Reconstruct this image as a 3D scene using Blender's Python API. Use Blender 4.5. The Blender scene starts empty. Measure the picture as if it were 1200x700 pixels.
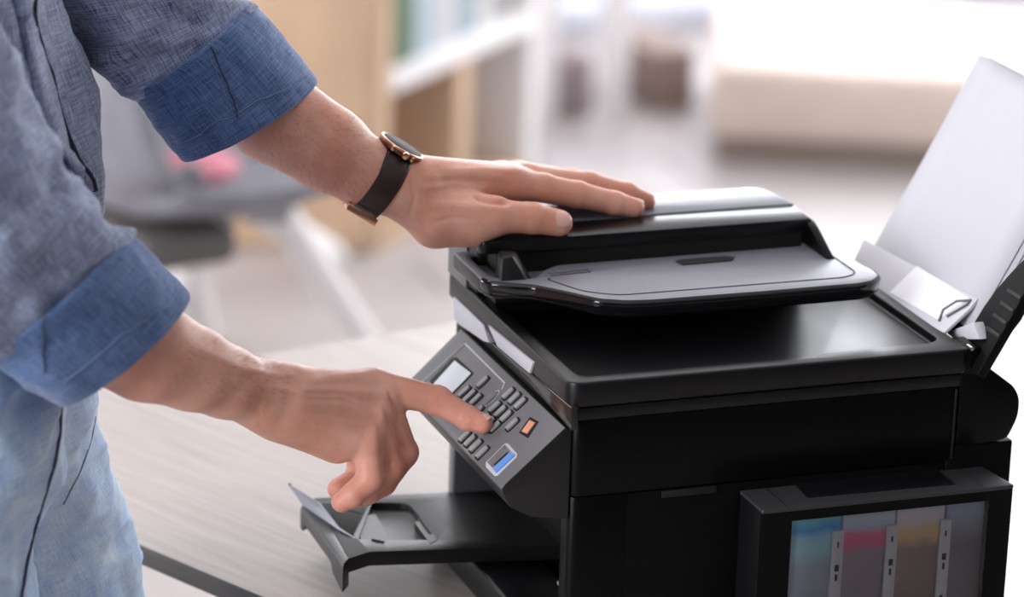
import bpy, bmesh, math, random
import numpy as np
from mathutils import Vector, Matrix, noise

# ---------------------------------------------------------------- camera, world, lights, exposure
SC = bpy.context.scene
COL = SC.collection
FPX = 4200.0
CP = np.array([-0.99069949, -2.52938355, 1.95121042])
FW = np.array([0.32995541, 0.89198538, -0.30901699])
RT = np.array([0.94105914, -0.33660961, 0.03319139])
UP = np.array([0.07441185, 0.30175495, 0.95047716])
cd = bpy.data.cameras.new('camera'); cam = bpy.data.objects.new('camera', cd); COL.objects.link(cam)
m = Matrix(((RT[0], UP[0], -FW[0], CP[0]), (RT[1], UP[1], -FW[1], CP[1]), (RT[2], UP[2], -FW[2], CP[2]), (0, 0, 0, 1)))
cam.matrix_world = m
cd.sensor_width = 36; cd.lens = 36 * FPX / 1200; cd.clip_end = 60; cd.clip_start = .05
cd.dof.use_dof = True; cd.dof.focus_distance = 2.95; cd.dof.aperture_fstop = 3.3
SC.camera = cam
SC.view_settings.view_transform = 'Standard'; SC.view_settings.look = 'None'
SC.view_settings.exposure = 0.0; SC.view_settings.gamma = 1.0

w = bpy.data.worlds.new('sky'); SC.world = w; w.use_nodes = True
w.node_tree.nodes['Background'].inputs[0].default_value = (.86, .90, 1.0, 1)
w.node_tree.nodes['Background'].inputs[1].default_value = .80

def area(name, loc, target, sx, sy, power, col=(1, 1, 1)):
    l = bpy.data.lights.new(name, 'AREA'); l.shape = 'RECTANGLE'; l.size = sx; l.size_y = sy; l.energy = power; l.color = col
    o = bpy.data.objects.new(name, l); COL.objects.link(o); o.location = loc
    o.rotation_euler = (Vector(target) - Vector(loc)).to_track_quat('-Z', 'Y').to_euler()
    return o
area('window_daylight', (2.9, 5.05, 1.62), (1.4, 0, 0.9), 3.4, 1.8, 175, (.94, .96, 1))
area('side_window_daylight', (-3.45, 2.6, 1.7), (0, .6, 1.0), 2.6, 1.7, 115, (.97, .98, 1))
area('near_fill_light', (-3.40, -1.1, 1.75), (0, .1, 1.0), 2.4, 1.6, 145, (.98, .98, 1))  # added fill from camera left, set in an invented window
area('right_rim_light', (5.12, 2.6, 1.65), (-.3, .2, 1.0), 2.6, 1.7, 165, (.97, .98, 1))  # added rim light from the right, set in an invented window
area('overhead_fill_light', (-.3, 1.5, 2.72), (0, .9, 1.0), 2.4, 1.6, 34, (1, .98, .96))  # added soft overhead fill; the room has no lamp here

# ---------------------------------------------------------------- helpers
def ray(px, py): return FW + RT * (px - 600) / FPX - UP * (py - 350) / FPX
def at(px, py, **k):
    (ax, v), = k.items(); i = 'xyz'.index(ax); r = ray(px, py)
    return CP + r * ((v - CP[i]) / r[i])
def at_plane(px, py, p0, n):
    r = ray(px, py); p0 = np.array(p0); n = np.array(n)
    return CP + r * (((p0 - CP) @ n) / (r @ n))

def node(nt, t, **k):
    n = nt.nodes.new(t)
    for a, v in k.items(): setattr(n, a, v)
    return n
def mat(name, col, rough=.5, metal=0., spec=.5, coat=0., noise_amt=0., noise_scale=60., bump=0., bump_scale=300., emit=None, emit_s=0., trans=0., sheen=0., sss=0., alpha=1.):
    M = bpy.data.materials.new(name); M.use_nodes = True; nt = M.node_tree; b = nt.nodes['Principled BSDF']
    b.inputs['Base Color'].default_value = (*col, 1); b.inputs['Roughness'].default_value = rough
    b.inputs['Metallic'].default_value = metal; b.inputs['Specular IOR Level'].default_value = spec
    b.inputs['Coat Weight'].default_value = coat; b.inputs['Transmission Weight'].default_value = trans
    b.inputs['Sheen Weight'].default_value = sheen; b.inputs['Alpha'].default_value = alpha
    if sss: b.inputs['Subsurface Weight'].default_value = sss; b.inputs['Subsurface Radius'].default_value = (.6, .2, .1); b.inputs['Subsurface Scale'].default_value = .006
    if emit: b.inputs['Emission Color'].default_value = (*emit, 1); b.inputs['Emission Strength'].default_value = emit_s
    tc = node(nt, 'ShaderNodeTexCoord')
    if noise_amt:
        n = node(nt, 'ShaderNodeTexNoise'); n.inputs['Scale'].default_value = noise_scale; n.inputs['Detail'].default_value = 5
        nt.links.new(tc.outputs['Object'], n.inputs['Vector'])
        r = node(nt, 'ShaderNodeValToRGB'); r.color_ramp.elements[0].position = .3; r.color_ramp.elements[1].position = .7
        r.color_ramp.elements[0].color = (*[c * (1 - noise_amt) for c in col], 1)
        r.color_ramp.elements[1].color = (*[min(1, c * (1 + noise_amt)) for c in col], 1)
        nt.links.new(n.outputs[0], r.inputs[0]); nt.links.new(r.outputs[0], b.inputs['Base Color'])
    if bump:
        n = node(nt, 'ShaderNodeTexNoise'); n.inputs['Scale'].default_value = bump_scale; n.inputs['Detail'].default_value = 3
        nt.links.new(tc.outputs['Object'], n.inputs['Vector'])
        bp = node(nt, 'ShaderNodeBump'); bp.inputs['Strength'].default_value = bump; bp.inputs['Distance'].default_value = .001
        nt.links.new(n.outputs[0], bp.inputs['Height']); nt.links.new(bp.outputs[0], b.inputs['Normal'])
    return M

def cloth_mat(name, c_dark, c_light, warp=900., weft=900., slub=.5, rough=.85):
    """woven fabric: two sets of stretched noise along the UV directions (metres)"""
    M = bpy.data.materials.new(name); M.use_nodes = True; nt = M.node_tree; b = nt.nodes['Principled BSDF']
    b.inputs['Roughness'].default_value = rough; b.inputs['Sheen Weight'].default_value = .25; b.inputs['Specular IOR Level'].default_value = .2
    uv = node(nt, 'ShaderNodeUVMap')
    outs = []
    for sc in ((warp, 45, 1), (45, weft, 1)):
        mp = node(nt, 'ShaderNodeMapping'); mp.inputs['Scale'].default_value = sc
        nt.links.new(uv.outputs[0], mp.inputs['Vector'])
        n = node(nt, 'ShaderNodeTexNoise'); n.inputs['Scale'].default_value = 1; n.inputs['Detail'].default_value = 3; n.inputs['Roughness'].default_value = .65
        nt.links.new(mp.outputs[0], n.inputs['Vector']); outs.append(n)
    mx = node(nt, 'ShaderNodeMath', operation='ADD'); nt.links.new(outs[0].outputs[0], mx.inputs[0]); nt.links.new(outs[1].outputs[0], mx.inputs[1])
    n3 = node(nt, 'ShaderNodeTexNoise'); n3.inputs['Scale'].default_value = 22; n3.inputs['Detail'].default_value = 4
    nt.links.new(uv.outputs[0], n3.inputs['Vector'])
    m3 = node(nt, 'ShaderNodeMath', operation='MULTIPLY_ADD'); m3.inputs[1].default_value = slub; nt.links.new(n3.outputs[0], m3.inputs[0]); nt.links.new(mx.outputs[0], m3.inputs[2])
    r = node(nt, 'ShaderNodeValToRGB'); e = r.color_ramp.elements
    mr = node(nt, 'ShaderNodeMapRange'); mr.inputs['From Min'].default_value = .75 + slub * .45; mr.inputs['From Max'].default_value = 1.25 + slub * .55
    nt.links.new(m3.outputs[0], mr.inputs[0]); nt.links.new(mr.outputs[0], r.inputs[0])
    e[0].position = 0; e[1].position = 1; e[0].color = (*c_dark, 1); e[1].color = (*c_light, 1)
    nt.links.new(r.outputs[0], b.inputs['Base Color'])
    bp = node(nt, 'ShaderNodeBump'); bp.inputs['Strength'].default_value = .5; bp.inputs['Distance'].default_value = .0006
    nt.links.new(m3.outputs[0], bp.inputs['Height']); nt.links.new(bp.outputs[0], b.inputs['Normal'])
    return M

def grain_mat(name, c1, c2, ang=0., sx=4., sy=70., rough=.5, bump=.2, coord='Object'):
    M = bpy.data.materials.new(name); M.use_nodes = True; nt = M.node_tree; b = nt.nodes['Principled BSDF']
    b.inputs['Roughness'].default_value = rough
    tc = node(nt, 'ShaderNodeTexCoord'); rot = node(nt, 'ShaderNodeMapping'); rot.inputs['Rotation'].default_value = (0, 0, -ang)
    mp = node(nt, 'ShaderNodeMapping'); mp.inputs['Scale'].default_value = (sx, sy, sy)
    nt.links.new(tc.outputs[coord], rot.inputs['Vector']); nt.links.new(rot.outputs[0], mp.inputs['Vector'])
    n = node(nt, 'ShaderNodeTexNoise'); n.inputs['Scale'].default_value = 1; n.inputs['Detail'].default_value = 7; n.inputs['Roughness'].default_value = .65; n.inputs['Distortion'].default_value = .6
    nt.links.new(mp.outputs[0], n.inputs['Vector'])
    r = node(nt, 'ShaderNodeValToRGB'); r.color_ramp.elements[0].position = .32; r.color_ramp.elements[1].position = .68
    r.color_ramp.elements[0].color = (*c1, 1); r.color_ramp.elements[1].color = (*c2, 1)
    nt.links.new(n.outputs[0], r.inputs[0]); nt.links.new(r.outputs[0], b.inputs['Base Color'])
    bp = node(nt, 'ShaderNodeBump'); bp.inputs['Strength'].default_value = bump; bp.inputs['Distance'].default_value = .0006
    nt.links.new(n.outputs[0], bp.inputs['Height']); nt.links.new(bp.outputs[0], b.inputs['Normal'])
    return M

def link(name, me, mt, parent=None, smooth=True, sharp=35):
    o = bpy.data.objects.new(name, me); COL.objects.link(o)
    if mt and not me.materials: me.materials.append(mt)
    if smooth:
        for p in me.polygons: p.use_smooth = True
        if sharp: me.set_sharp_from_angle(angle=math.radians(sharp))
    if parent:
        o.parent = parent; o.matrix_parent_inverse = parent.matrix_world.inverted()
    return o
def from_bm(name, bm, mt, parent=None, bev=0., seg=2, sharp=35, bang=30):
    if bev:
        bmesh.ops.recalc_face_normals(bm, faces=bm.faces)
        es = [e for e in bm.edges if len(e.link_faces) == 2 and e.calc_face_angle(0) > math.radians(bang)]
        bmesh.ops.bevel(bm, geom=es, offset=bev, segments=seg, profile=.5, affect='EDGES', clamp_overlap=True)
    bmesh.ops.recalc_face_normals(bm, faces=bm.faces)
    me = bpy.data.meshes.new(name); bm.to_mesh(me); bm.free()
    return link(name, me, mt, parent, sharp=sharp)
def add_hex(bm, p):
    """8 corners: bottom 4 then top 4, same order"""
    v = [bm.verts.new(tuple(q)) for q in p]
    for f in ((0, 3, 2, 1), (4, 5, 6, 7), (0, 1, 5, 4), (1, 2, 6, 5), (2, 3, 7, 6), (3, 0, 4, 7)): bm.faces.new([v[i] for i in f])
def add_box(bm, x0, x1, y0, y1, z0, z1):
    add_hex(bm, [(x0, y0, z0), (x1, y0, z0), (x1, y1, z0), (x0, y1, z0), (x0, y0, z1), (x1, y0, z1), (x1, y1, z1), (x0, y1, z1)])
def box(name, x0, x1, y0, y1, z0, z1, mt, parent=None, bev=.001, seg=2):
    bm = bmesh.new(); add_box(bm, x0, x1, y0, y1, z0, z1); return from_bm(name, bm, mt, parent, bev, seg)
def add_obox(bm, c, a, b, d):
    c, a, b, d = map(np.array, (c, a, b, d))
    add_hex(bm, [c - a - b - d, c + a - b - d, c + a + b - d, c - a + b - d, c - a - b + d, c + a - b + d, c + a + b + d, c - a + b + d])
def add_prism(bm, pts, vec):
    lo = [bm.verts.new(tuple(p)) for p in pts]; hi = [bm.verts.new(tuple(np.array(p) + np.array(vec))) for p in pts]
    n = len(pts); bm.faces.new(lo[::-1]); bm.faces.new(hi)
    for i in range(n): bm.faces.new([lo[i], lo[(i + 1) % n], hi[(i + 1) % n], hi[i]])
def prism(name, pts, vec, mt, parent=None, bev=.001, seg=2, bang=30):
    bm = bmesh.new(); add_prism(bm, pts, vec); return from_bm(name, bm, mt, parent, bev, seg, bang=bang)
def rounded(pts, rad, n=5):
    """round the corners of a 2D polygon; rad scalar or list"""
    out = []; N = len(pts)
    for i in range(N):
        r = rad[i] if isinstance(rad, (list, tuple)) else rad
        p, a, b = np.array(pts[i], float), np.array(pts[i - 1], float), np.array(pts[(i + 1) % N], float)
        if r <= 0: out.append(tuple(p)); continue
        ua, ub = (a - p) / np.linalg.norm(a - p), (b - p) / np.linalg.norm(b - p)
        t = min(r, .45 * np.linalg.norm(a - p), .45 * np.linalg.norm(b - p))
        for k in range(n + 1):
            s = k / n; q = (1 - s) ** 2 * (p + ua * t) + 2 * s * (1 - s) * p + s * s * (p + ub * t); out.append(tuple(q))
    return out
def basin(name, outer, inner, z_top, z_bot, z_floor, mt, parent=None, bev=.0012, sharp=35, seg=2):
    """solid plate whose top has a recess; outer/inner 2D loops, z_top may be a function of (x,y)"""
    zt = z_top if callable(z_top) else (lambda x, y: z_top)
    zb = z_bot if callable(z_bot) else (lambda x, y: z_bot)
    zf = z_floor if callable(z_floor) else (lambda x, y: z_floor)
    bm = bmesh.new()
    def loop(l, z): return [bm.verts.new((x, y, z(x, y))) for x, y in l]
    ot, ob = loop(outer, zt), loop(outer, zb)
    it, fl = loop(inner, zt), loop(inner, zf)
    def es(l): return [bm.edges.new((l[i], l[(i + 1) % len(l)])) for i in range(len(l))]
    bmesh.ops.triangle_fill(bm, edges=es(ot) + es(it), use_beauty=True, use_dissolve=True)
    for A, B in ((ot, ob), (it, fl)):
        for i in range(len(A)): bm.faces.new([A[i], A[(i + 1) % len(A)], B[(i + 1) % len(B)], B[i]])
    bm.faces.new(fl); bm.faces.new(ob[::-1])
    return from_bm(name, bm, mt, parent, bev, seg, sharp, bang=40)
def add_tube(bm, pts, r, n=8, cap=True):
    pts = [np.array(p, float) for p in pts]; rings = []; ref = None
    for i, p in enumerate(pts):
        t = pts[min(i + 1, len(pts) - 1)] - pts[max(i - 1, 0)]; t /= np.linalg.norm(t)
        if ref is None:
            ref = np.array([0, 0, 1.]) if abs(t[2]) < .9 else np.array([1., 0, 0])
        u = np.cross(t, ref); u /= np.linalg.norm(u); v = np.cross(u, t); ref = v
        rr = r[i] if isinstance(r, (list, tuple, np.ndarray)) else r
        rings.append([bm.verts.new(tuple(p + rr * (u * math.cos(a) + v * math.sin(a)))) for a in [2 * math.pi * k / n for k in range(n)]])
    for A, B in zip(rings, rings[1:]):
        for k in range(n): bm.faces.new([A[k], A[(k + 1) % n], B[(k + 1) % n], B[k]])
    if cap: bm.faces.new(rings[0][::-1]); bm.faces.new(rings[-1])
def tube(name, pts, r, mt, parent=None, n=8):
    bm = bmesh.new(); add_tube(bm, pts, r, n); return from_bm(name, bm, mt, parent)
def thing(name, label, cat, loc=(0, 0, 0), group=None):
    o = bpy.data.objects.new(name, None); COL.objects.link(o); o.location = loc; o.empty_display_size = .05
    o['label'] = label; o['category'] = cat
    if group: o['group'] = group
    bpy.context.view_layer.update()
    return o
def tag(o, label, cat, group=None):
    o['label'] = label; o['category'] = cat
    if group: o['group'] = group
    return o
def struct(o): o['kind'] = 'structure'; return o

# ---------------------------------------------------------------- materials
black = mat('black_plastic', (.002, .002, .0024), .34, spec=.16, bump=.06, bump_scale=1800)
blackm = mat('black_matte_plastic', (.0022, .0022, .0027), .45, spec=.16, bump=.1, bump_scale=1500)
gloss = mat('black_gloss_plastic', (.005, .005, .006), .09, spec=.5, coat=.25)
gloss3 = mat('black_satin_plastic', (.005, .005, .006), .28, spec=.35)
gloss2 = mat('glossy_deck', (.004, .004, .005), .34, spec=.4)
traym = mat('feeder_tray_sheen', (.21, .215, .25), .32, spec=.5)  # black plastic, lightened to paint in the window sheen
coverm = mat('feeder_cover_sheen', (.10, .105, .13), .34, spec=.5)  # base colour raised to stand for the window reflected in the cover
darkgrey = mat('dark_grey_plastic', (.012, .012, .013), .4, spec=.35, bump=.15, bump_scale=1400)
panelm = mat('panel_plastic', (.125, .125, .135), .45, bump=.15, bump_scale=1400)
greym = mat('grey_plastic', (.13, .13, .14), .4)
silver = mat('silver_plastic', (.50, .50, .54), .35)
lightg = mat('light_grey_plastic', (.55, .55, .60), .35)
whitep = mat('white_label', (.72, .72, .76), .5)
voidm = mat('dark_void', (.002, .002, .002), .8)
screenm = mat('lcd_screen', (.62, .66, .70), .25)
bluem = mat('blue_key', (.10, .27, .66), .3)
orangem = mat('orange_lamp', (.66, .27, .16), .35)
metal = mat('metal', (.6, .6, .62), .25, 1.)
paperm = mat('paper', (.50, .50, .545), .7)
rosegold = mat('rose_gold', (.85, .48, .32), .22, 1.)
leather = mat('dark_brown_leather', (.024, .010, .008), .42, noise_amt=.3, noise_scale=120, bump=.4, bump_scale=900)
glassd = mat('watch_glass', (.012, .011, .012), .55, spec=.03)
shirt_m = cloth_mat('chambray', (.035, .055, .13), (.44, .51, .70))
cuff_m = cloth_mat('chambray_reverse', (.018, .045, .14), (.15, .25, .48))
jeans_m = cloth_mat('denim', (.26, .45, .80), (.74, .89, 1.0), 1400, 1400, .8)
seam_m = mat('seam_dark', (.05, .065, .11), .9)
whitem = mat('white_paint', (.80, .78, .78), .5)
wallm = mat('wall_paint', (.74, .73, .74), .7, noise_amt=.03, noise_scale=3)
darkwall = mat('dark_wall_paint', (.06, .055, .055), .8, noise_amt=.05, noise_scale=3)

def skin_material():
    M = mat('skin', (.70, .40, .32), .46, sss=.18, spec=.4); nt = M.node_tree; b = nt.nodes['Principled BSDF']
    tc = node(nt, 'ShaderNodeTexCoord')
    def nz(s, d=4):
        n = node(nt, 'ShaderNodeTexNoise'); n.inputs['Scale'].default_value = s; n.inputs['Detail'].default_value = d
        nt.links.new(tc.outputs['Object'], n.inputs['Vector']); return n
    n1 = nz(28); r = node(nt, 'ShaderNodeValToRGB'); e = r.color_ramp.elements
    e[0].position = .3; e[0].color = (.64, .29, .20, 1); e[1].position = .72; e[1].color = (.77, .43, .33, 1)
    nt.links.new(n1.outputs[0], r.inputs[0])
    at_ = node(nt, 'ShaderNodeAttribute'); at_.attribute_name = 'red'
    mx = node(nt, 'ShaderNodeMix', data_type='RGBA'); mx.inputs[7].default_value = (.68, .22, .17, 1)
    nt.links.new(at_.outputs['Fac'], mx.inputs[0]); nt.links.new(r.outputs[0], mx.inputs[6]); nt.links.new(mx.outputs[2], b.inputs['Base Color'])
    n2 = nz(420, 3); v = node(nt, 'ShaderNodeTexVoronoi'); v.inputs['Scale'].default_value = 700; nt.links.new(tc.outputs['Object'], v.inputs['Vector'])
    ad = node(nt, 'ShaderNodeMath', operation='MULTIPLY_ADD'); ad.inputs[1].default_value = .5
    nt.links.new(v.outputs[0], ad.inputs[0]); nt.links.new(n2.outputs[0], ad.inputs[2])
    bp = node(nt, 'ShaderNodeBump'); bp.inputs['Strength'].default_value = .35; bp.inputs['Distance'].default_value = .0006
    nt.links.new(ad.outputs[0], bp.inputs['Height']); nt.links.new(bp.outputs[0], b.inputs['Normal'])
    return M
skinm = skin_material()
nailm = mat('nail', (.72, .42, .36), .28, spec=.5)

# ---------------------------------------------------------------- room
fl = struct(box('floor', -3.5, 5.2, -4.2, 5.0, -.06, -.004, mat('floor_joint', (.35, .31, .30), .7), bev=0))
plank_mats = [grain_mat('plank_oak_%d' % i, c, tuple(min(1, q * 1.1) for q in c), 0, 3, 40, .4, .1) for i, c in enumerate(((.38, .345, .345), (.405, .37, .365), (.355, .325, .32)))]
pm = []
for k in range(3):
    bm = bmesh.new(); add_box(bm, -.60, .60, -.088, .088, -.004, .004)
    o = from_bm('plank', bm, plank_mats[k], fl, .002, 1); pm.append(o.data); bpy.data.objects.remove(o)
random.seed(4)
for j in range(36):
    yy = -1.26 + j * .18; off = random.uniform(0, 1.2)
    for i in range(6):
        xx = -.9 + off + i * 1.206
        if xx > 4.5: continue
        if yy < 2.0 and xx < 1.0 and False: continue
        o = bpy.data.objects.new('plank', pm[random.randrange(3)]); COL.objects.link(o); o.parent = fl; o.location = (xx, yy, 0)
struct(box('ceiling', -3.5, 5.2, -4.2, 5.0, 2.8, 2.86, wallm, bev=0))
struct(box('wall_near', -3.56, 5.2, -4.26, -4.2, 0, 2.8, darkwall, bev=0))
def wall_with_hole(name, axis, c, th, a0, a1, h0, h1, z0, z1, mt):
    bm = bmesh.new()
    def bx(a, b, za, zb):
        if axis == 'y': add_box(bm, a, b, c, c + th, za, zb)
        else: add_box(bm, c, c + th, a, b, za, zb)
    bx(a0, h0, 0, 2.8); bx(h1, a1, 0, 2.8); bx(h0, h1, 0, z0); bx(h0, h1, z1, 2.8)
    return struct(from_bm(name, bm, mt))
wall_with_hole('wall_far', 'y', 4.9, .1, -3.5, 5.2, 1.2, 4.6, .06, 2.55, wallm)
bm = bmesh.new()
for a, b, za, zb in ((-4.2, -2.3, 0, 2.8), (.1, 1.3, 0, 2.8), (3.9, 4.9, 0, 2.8), (-2.3, .1, 0, .95), (-2.3, .1, 2.55, 2.8), (1.3, 3.9, 0, .85), (1.3, 3.9, 2.55, 2.8)): add_box(bm, -3.5, -3.4, a, b, za, zb)  # the opening nearest the camera is cut for the added fill light
struct(from_bm('wall_left', bm, wallm))
bm = bmesh.new()
for y in (-2.3, -1.13, .04): add_box(bm, -3.47, -3.42, y, y + .06, .95, 2.55)
add_box(bm, -3.47, -3.42, -2.3, .1, .95, 1.0); add_box(bm, -3.47, -3.42, -2.3, .1, 2.5, 2.55)
struct(from_bm('added_window_near', bm, whitem, None, .003))  # unseen frame, made up to go with the near fill light
wall_with_hole('wall_right', 'x', 5.2, .06, -4.2, 4.9, 1.3, 3.9, .8, 2.5, darkwall)  # opening cut for the added rim light
bm = bmesh.new()
for y in (1.3, 2.57, 3.84): add_box(bm, 5.18, 5.24, y, y + .06, .8, 2.5)
add_box(bm, 5.18, 5.24, 1.3, 3.9, .8, .85); add_box(bm, 5.18, 5.24, 1.3, 3.9, 2.45, 2.5)
struct(from_bm('added_window_right', bm, whitem, None, .003))  # unseen frame, made up to go with the right rim light
bm = bmesh.new()
for x in (1.2, 2.86, 4.54): add_box(bm, x, x + .06, 4.86, 4.92, .06, 2.55)
add_box(bm, 1.2, 4.6, 4.86, 4.92, .03, .08); add_box(bm, 1.2, 4.6, 4.86, 4.92, 2.49, 2.55)
win = struct(from_bm('window_1', bm, mat('window_frame_paint', (.55, .57, .66), .4), None, .003))
bm = bmesh.new()
for y in (1.3, 2.57, 3.84): add_box(bm, -3.47, -3.42, y, y + .06, .85, 2.55)
add_box(bm, -3.47, -3.42, 1.3, 3.9, .85, .9); add_box(bm, -3.47, -3.42, 1.3, 3.9, 2.5, 2.55)
struct(from_bm('window_2', bm, whitem, None, .003))
struct(box('baseboard_far', -3.4, 1.2, 4.88, 4.9, 0, .08, whitem))

# shelving unit behind
woodb = grain_mat('shelf_wood', (.50, .335, .215), (.62, .435, .295), 0, 30, 4, .5)
woodd = grain_mat('shelf_back_wood', (.36, .215, .12), (.43, .265, .16), 0, 30, 4, .55)
c0, c1, cl = at(440, 300, z=0)[:2], at(622, 203, z=0)[:2], at(285, 292, z=0)[:2]
d1 = (c1 - c0); L1 = np.linalg.norm(d1); d1 = d1 / L1
d2 = np.array([-.90, .43]); d2 /= np.linalg.norm(d2); L2 = .30
shelf = thing('shelving_unit', 'low wooden shelving unit with open compartments and white shelf board behind the watch hand', 'shelving unit', (*c0, 0))
def sbox(name, a0, a1, b0, b1, z0, z1, mt, par=shelf):
    P = lambda a, b: c0 + d1 * a + d2 * b
    q = [P(a0, b0), P(a1, b0), P(a1, b1), P(a0, b1)]
    bm = bmesh.new(); add_hex(bm, [(*p, z0) for p in q] + [(*p, z1) for p in q]); return from_bm(name, bm, mt, par, .002)
H = 1.25
sbox('side_panel', 0, .045, 0, L2, 0, H, woodb); sbox('side_panel', L1 - .03, L1 + .02, 0, L2, 0, H, whitem)
sbox('divider', L1 * .50, L1 * .50 + .055, .004, L2 - .02, .03, .30, woodb)
sbox('bottom_board', .045, L1 - .03, 0, L2, 0, .03, woodb)
sbox('shelf_board', .045, L1 - .03, -.004, L2 - .02, .295, .33, whitem)
sbox('shelf_board', .045, L1 - .03, 0, L2 - .02, .78, .815, whitem)
sbox('top_board', 0, L1 + .02, 0, L2, H, H + .03, woodb)
sbox('back_panel', .045, L1 - .03, L2 - .02, L2, 0, H, woodd)
sbox('door', 0, -.012, .01, L2 - .01, .01, H, woodb)
random.seed(2)
a = .10
cols = [((.12, .19, .12), 'green'), ((.42, .50, .56), 'pale blue'), ((.58, .58, .60), 'white'), ((.34, .42, .48), 'grey blue'), ((.55, .56, .57), 'off-white')]
wid = [.075, .075, .08, .07, .08]
places = ['at the left end of the shelf row', 'beside the green binder', 'in the middle of the shelf row', 'second from the right end of the shelf row', 'at the right end of the shelf row']
for i, (c, n) in enumerate(cols):
    b0 = bpy.data.objects.new('binder', None)
    bpy.data.objects.remove(b0)
    o = sbox('binder', a, a + wid[i], .02, .24, .331, .331 + .31, mat('binder_' + n.replace(' ', '_'), c, .6), None)
    tag(o, '%s ring binder standing upright %s' % (n, places[i]), 'binder', 'binders on the white shelf'); a += wid[i] + .006

# chair behind (shell chair on white legs with a pink cushion)
shellm = mat('grey_shell_fabric', (.22, .22, .25), .8, noise_amt=.12, noise_scale=20)
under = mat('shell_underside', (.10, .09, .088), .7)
cc = at(235, 222, z=.45)
chair = thing('shell_chair', 'grey shell chair on slanting white legs behind the man', 'chair', (cc[0], cc[1], 0))
def shell_mesh(off, mt, name):
    bm = bmesh.new(); nu, nv = 16, 22; g = []
    for j in range(nv):
        t = j / (nv - 1); row = []
        # profile: front of seat (right in picture) to back rest (left)
        if t < .5: s = t / .5; x = .23 - .40 * s; z = .005 - .022 * math.sin(s * math.pi)
        else: s = (t - .5) / .5; x = -.17 - .10 * s - .03 * math.sin(s * math.pi); z = .33 * s ** 1.15 + .005
        for i in range(nu):
            u = -1 + 2 * i / (nu - 1); wdt = .21 * (1 - .25 * max(0, t - .6)) * (1 - .12 * (t < .15))
            y = u * wdt; lift = .07 * abs(u) ** 3
            row.append(bm.verts.new((x + (lift * (1 if t > .5 else 0)), y, z + (lift * (0 if t > .6 else 1)) + off)))
        g.append(row)
    for j in range(nv - 1):
        for i in range(nu - 1): bm.faces.new([g[j][i], g[j][i + 1], g[j + 1][i + 1], g[j + 1][i]])
    me = bpy.data.meshes.new(name); bm.to_mesh(me); bm.free()
    o = link(name, me, mt, None, sharp=0); o.parent = chair; o.location = (0, 0, .45); o.rotation_euler = (0, 0, math.radians(14))
    md = o.modifiers.new('t', 'SOLIDIFY'); md.thickness = .012; md.offset = 0
    return o
shell_mesh(0, shellm, 'seat_shell')
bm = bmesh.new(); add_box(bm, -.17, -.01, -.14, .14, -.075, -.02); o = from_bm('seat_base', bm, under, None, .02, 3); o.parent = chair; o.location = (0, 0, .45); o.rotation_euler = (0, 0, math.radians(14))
for (ta, tz, ba) in (((326, 246), .40, (452, 432)), ((215, 268), .40, (240, 400)), ((255, 262), .40, (160, 420)), ((300, 245), .40, (395, 300))):
    a_, b_ = at(*ta, z=tz), at(*ba, z=.0045)
    o = tube('leg', [a_, b_], [.027, .021], whitem, None, 10); o.parent = chair; o.matrix_parent_inverse = Matrix.Translation((-cc[0], -cc[1], 0))
pc = at(250, 182, z=.50)
bm = bmesh.new(); bmesh.ops.create_uvsphere(bm, u_segments=24, v_segments=12, radius=1)
for v in bm.verts: v.co = Vector((v.co.x * .060 * (1 - .2 * v.co.y ** 2), v.co.y * .07, v.co.z * .022))
o = from_bm('cushion', bm, mat('pink_fabric', (.60, .22, .28), .9, noise_amt=.1, noise_scale=40)); o.location = (pc[0] - .02, pc[1], .485)
tag(o, 'small pink cushion lying on the grey shell chair', 'cushion')

# daybed, low table and boxes by the window
p0 = at(828, 193, z=0)[:2]; p1 = at(1085, 206, z=0)[:2]
dd = (p1 - p0); LL = np.linalg.norm(dd); dd = dd / LL; nn = np.array([-dd[1], dd[0]])
if nn[1] < 0: nn = -nn
beige = mat('beige_upholstery', (.70, .585, .52), .85, noise_amt=.06, noise_scale=14, bump=.3, bump_scale=200)
beige2 = mat('brown_upholstery_base', (.30, .24, .20), .85)
bed = thing('daybed', 'low beige upholstered daybed standing in front of the bright window', 'daybed', (*p0, 0))
def dbox(name, a0, a1, b0, b1, z0, z1, mt, bev, par):
    P = lambda a, b: p0 + dd * a + nn * b
    q = [P(a0, b0), P(a1, b0), P(a1, b1), P(a0, b1)]
    bm = bmesh.new(); add_hex(bm, [(*p, z0) for p in q] + [(*p, z1) for p in q]); return from_bm(name, bm, mt, par, bev, 5)
dbox('base', .02, 1.1, .03, .60, .0, .05, beige2, .005, bed); dbox('mattress', 0, 1.12, 0, .62, .05, .205, beige, .03, bed)
tp = at(640, 160, z=0)[:2]
tb = thing('side_table', 'white side table on square legs beside the window', 'table', (tp[0], tp[1], 0))
def tbx(name, x0, x1, y0, y1, z0, z1, mt=whitem, par=tb): return box(name, tp[0] + x0, tp[0] + x1, tp[1] + y0, tp[1] + y1, z0, z1, mt, par, .003)
tbx('tabletop', -.02, .36, .02, .52, .46, .50)
for i, (lx, ly) in enumerate(((0, .04), (.16, .04), (.0, .46), (.30, .46))): tbx('leg', lx, lx + .035, ly, ly + .035, 0, .46)
boxm = mat('mauve_box_card', (.30, .24, .25), .8)
o = tbx('storage_box', .055, .145, .12, .36, .0, .13, boxm, None); tag(o, 'mauve brown storage box under the white side table', 'box')
q = at(786, 132, z=0)
o = box('storage_box', q[0] - .045, q[0] + .05, q[1], q[1] + .25, 0, .13, mat('brown_box_card', (.26, .19, .165), .8)); tag(o, 'brown storage box between the white side table and the daybed', 'box')
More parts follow.
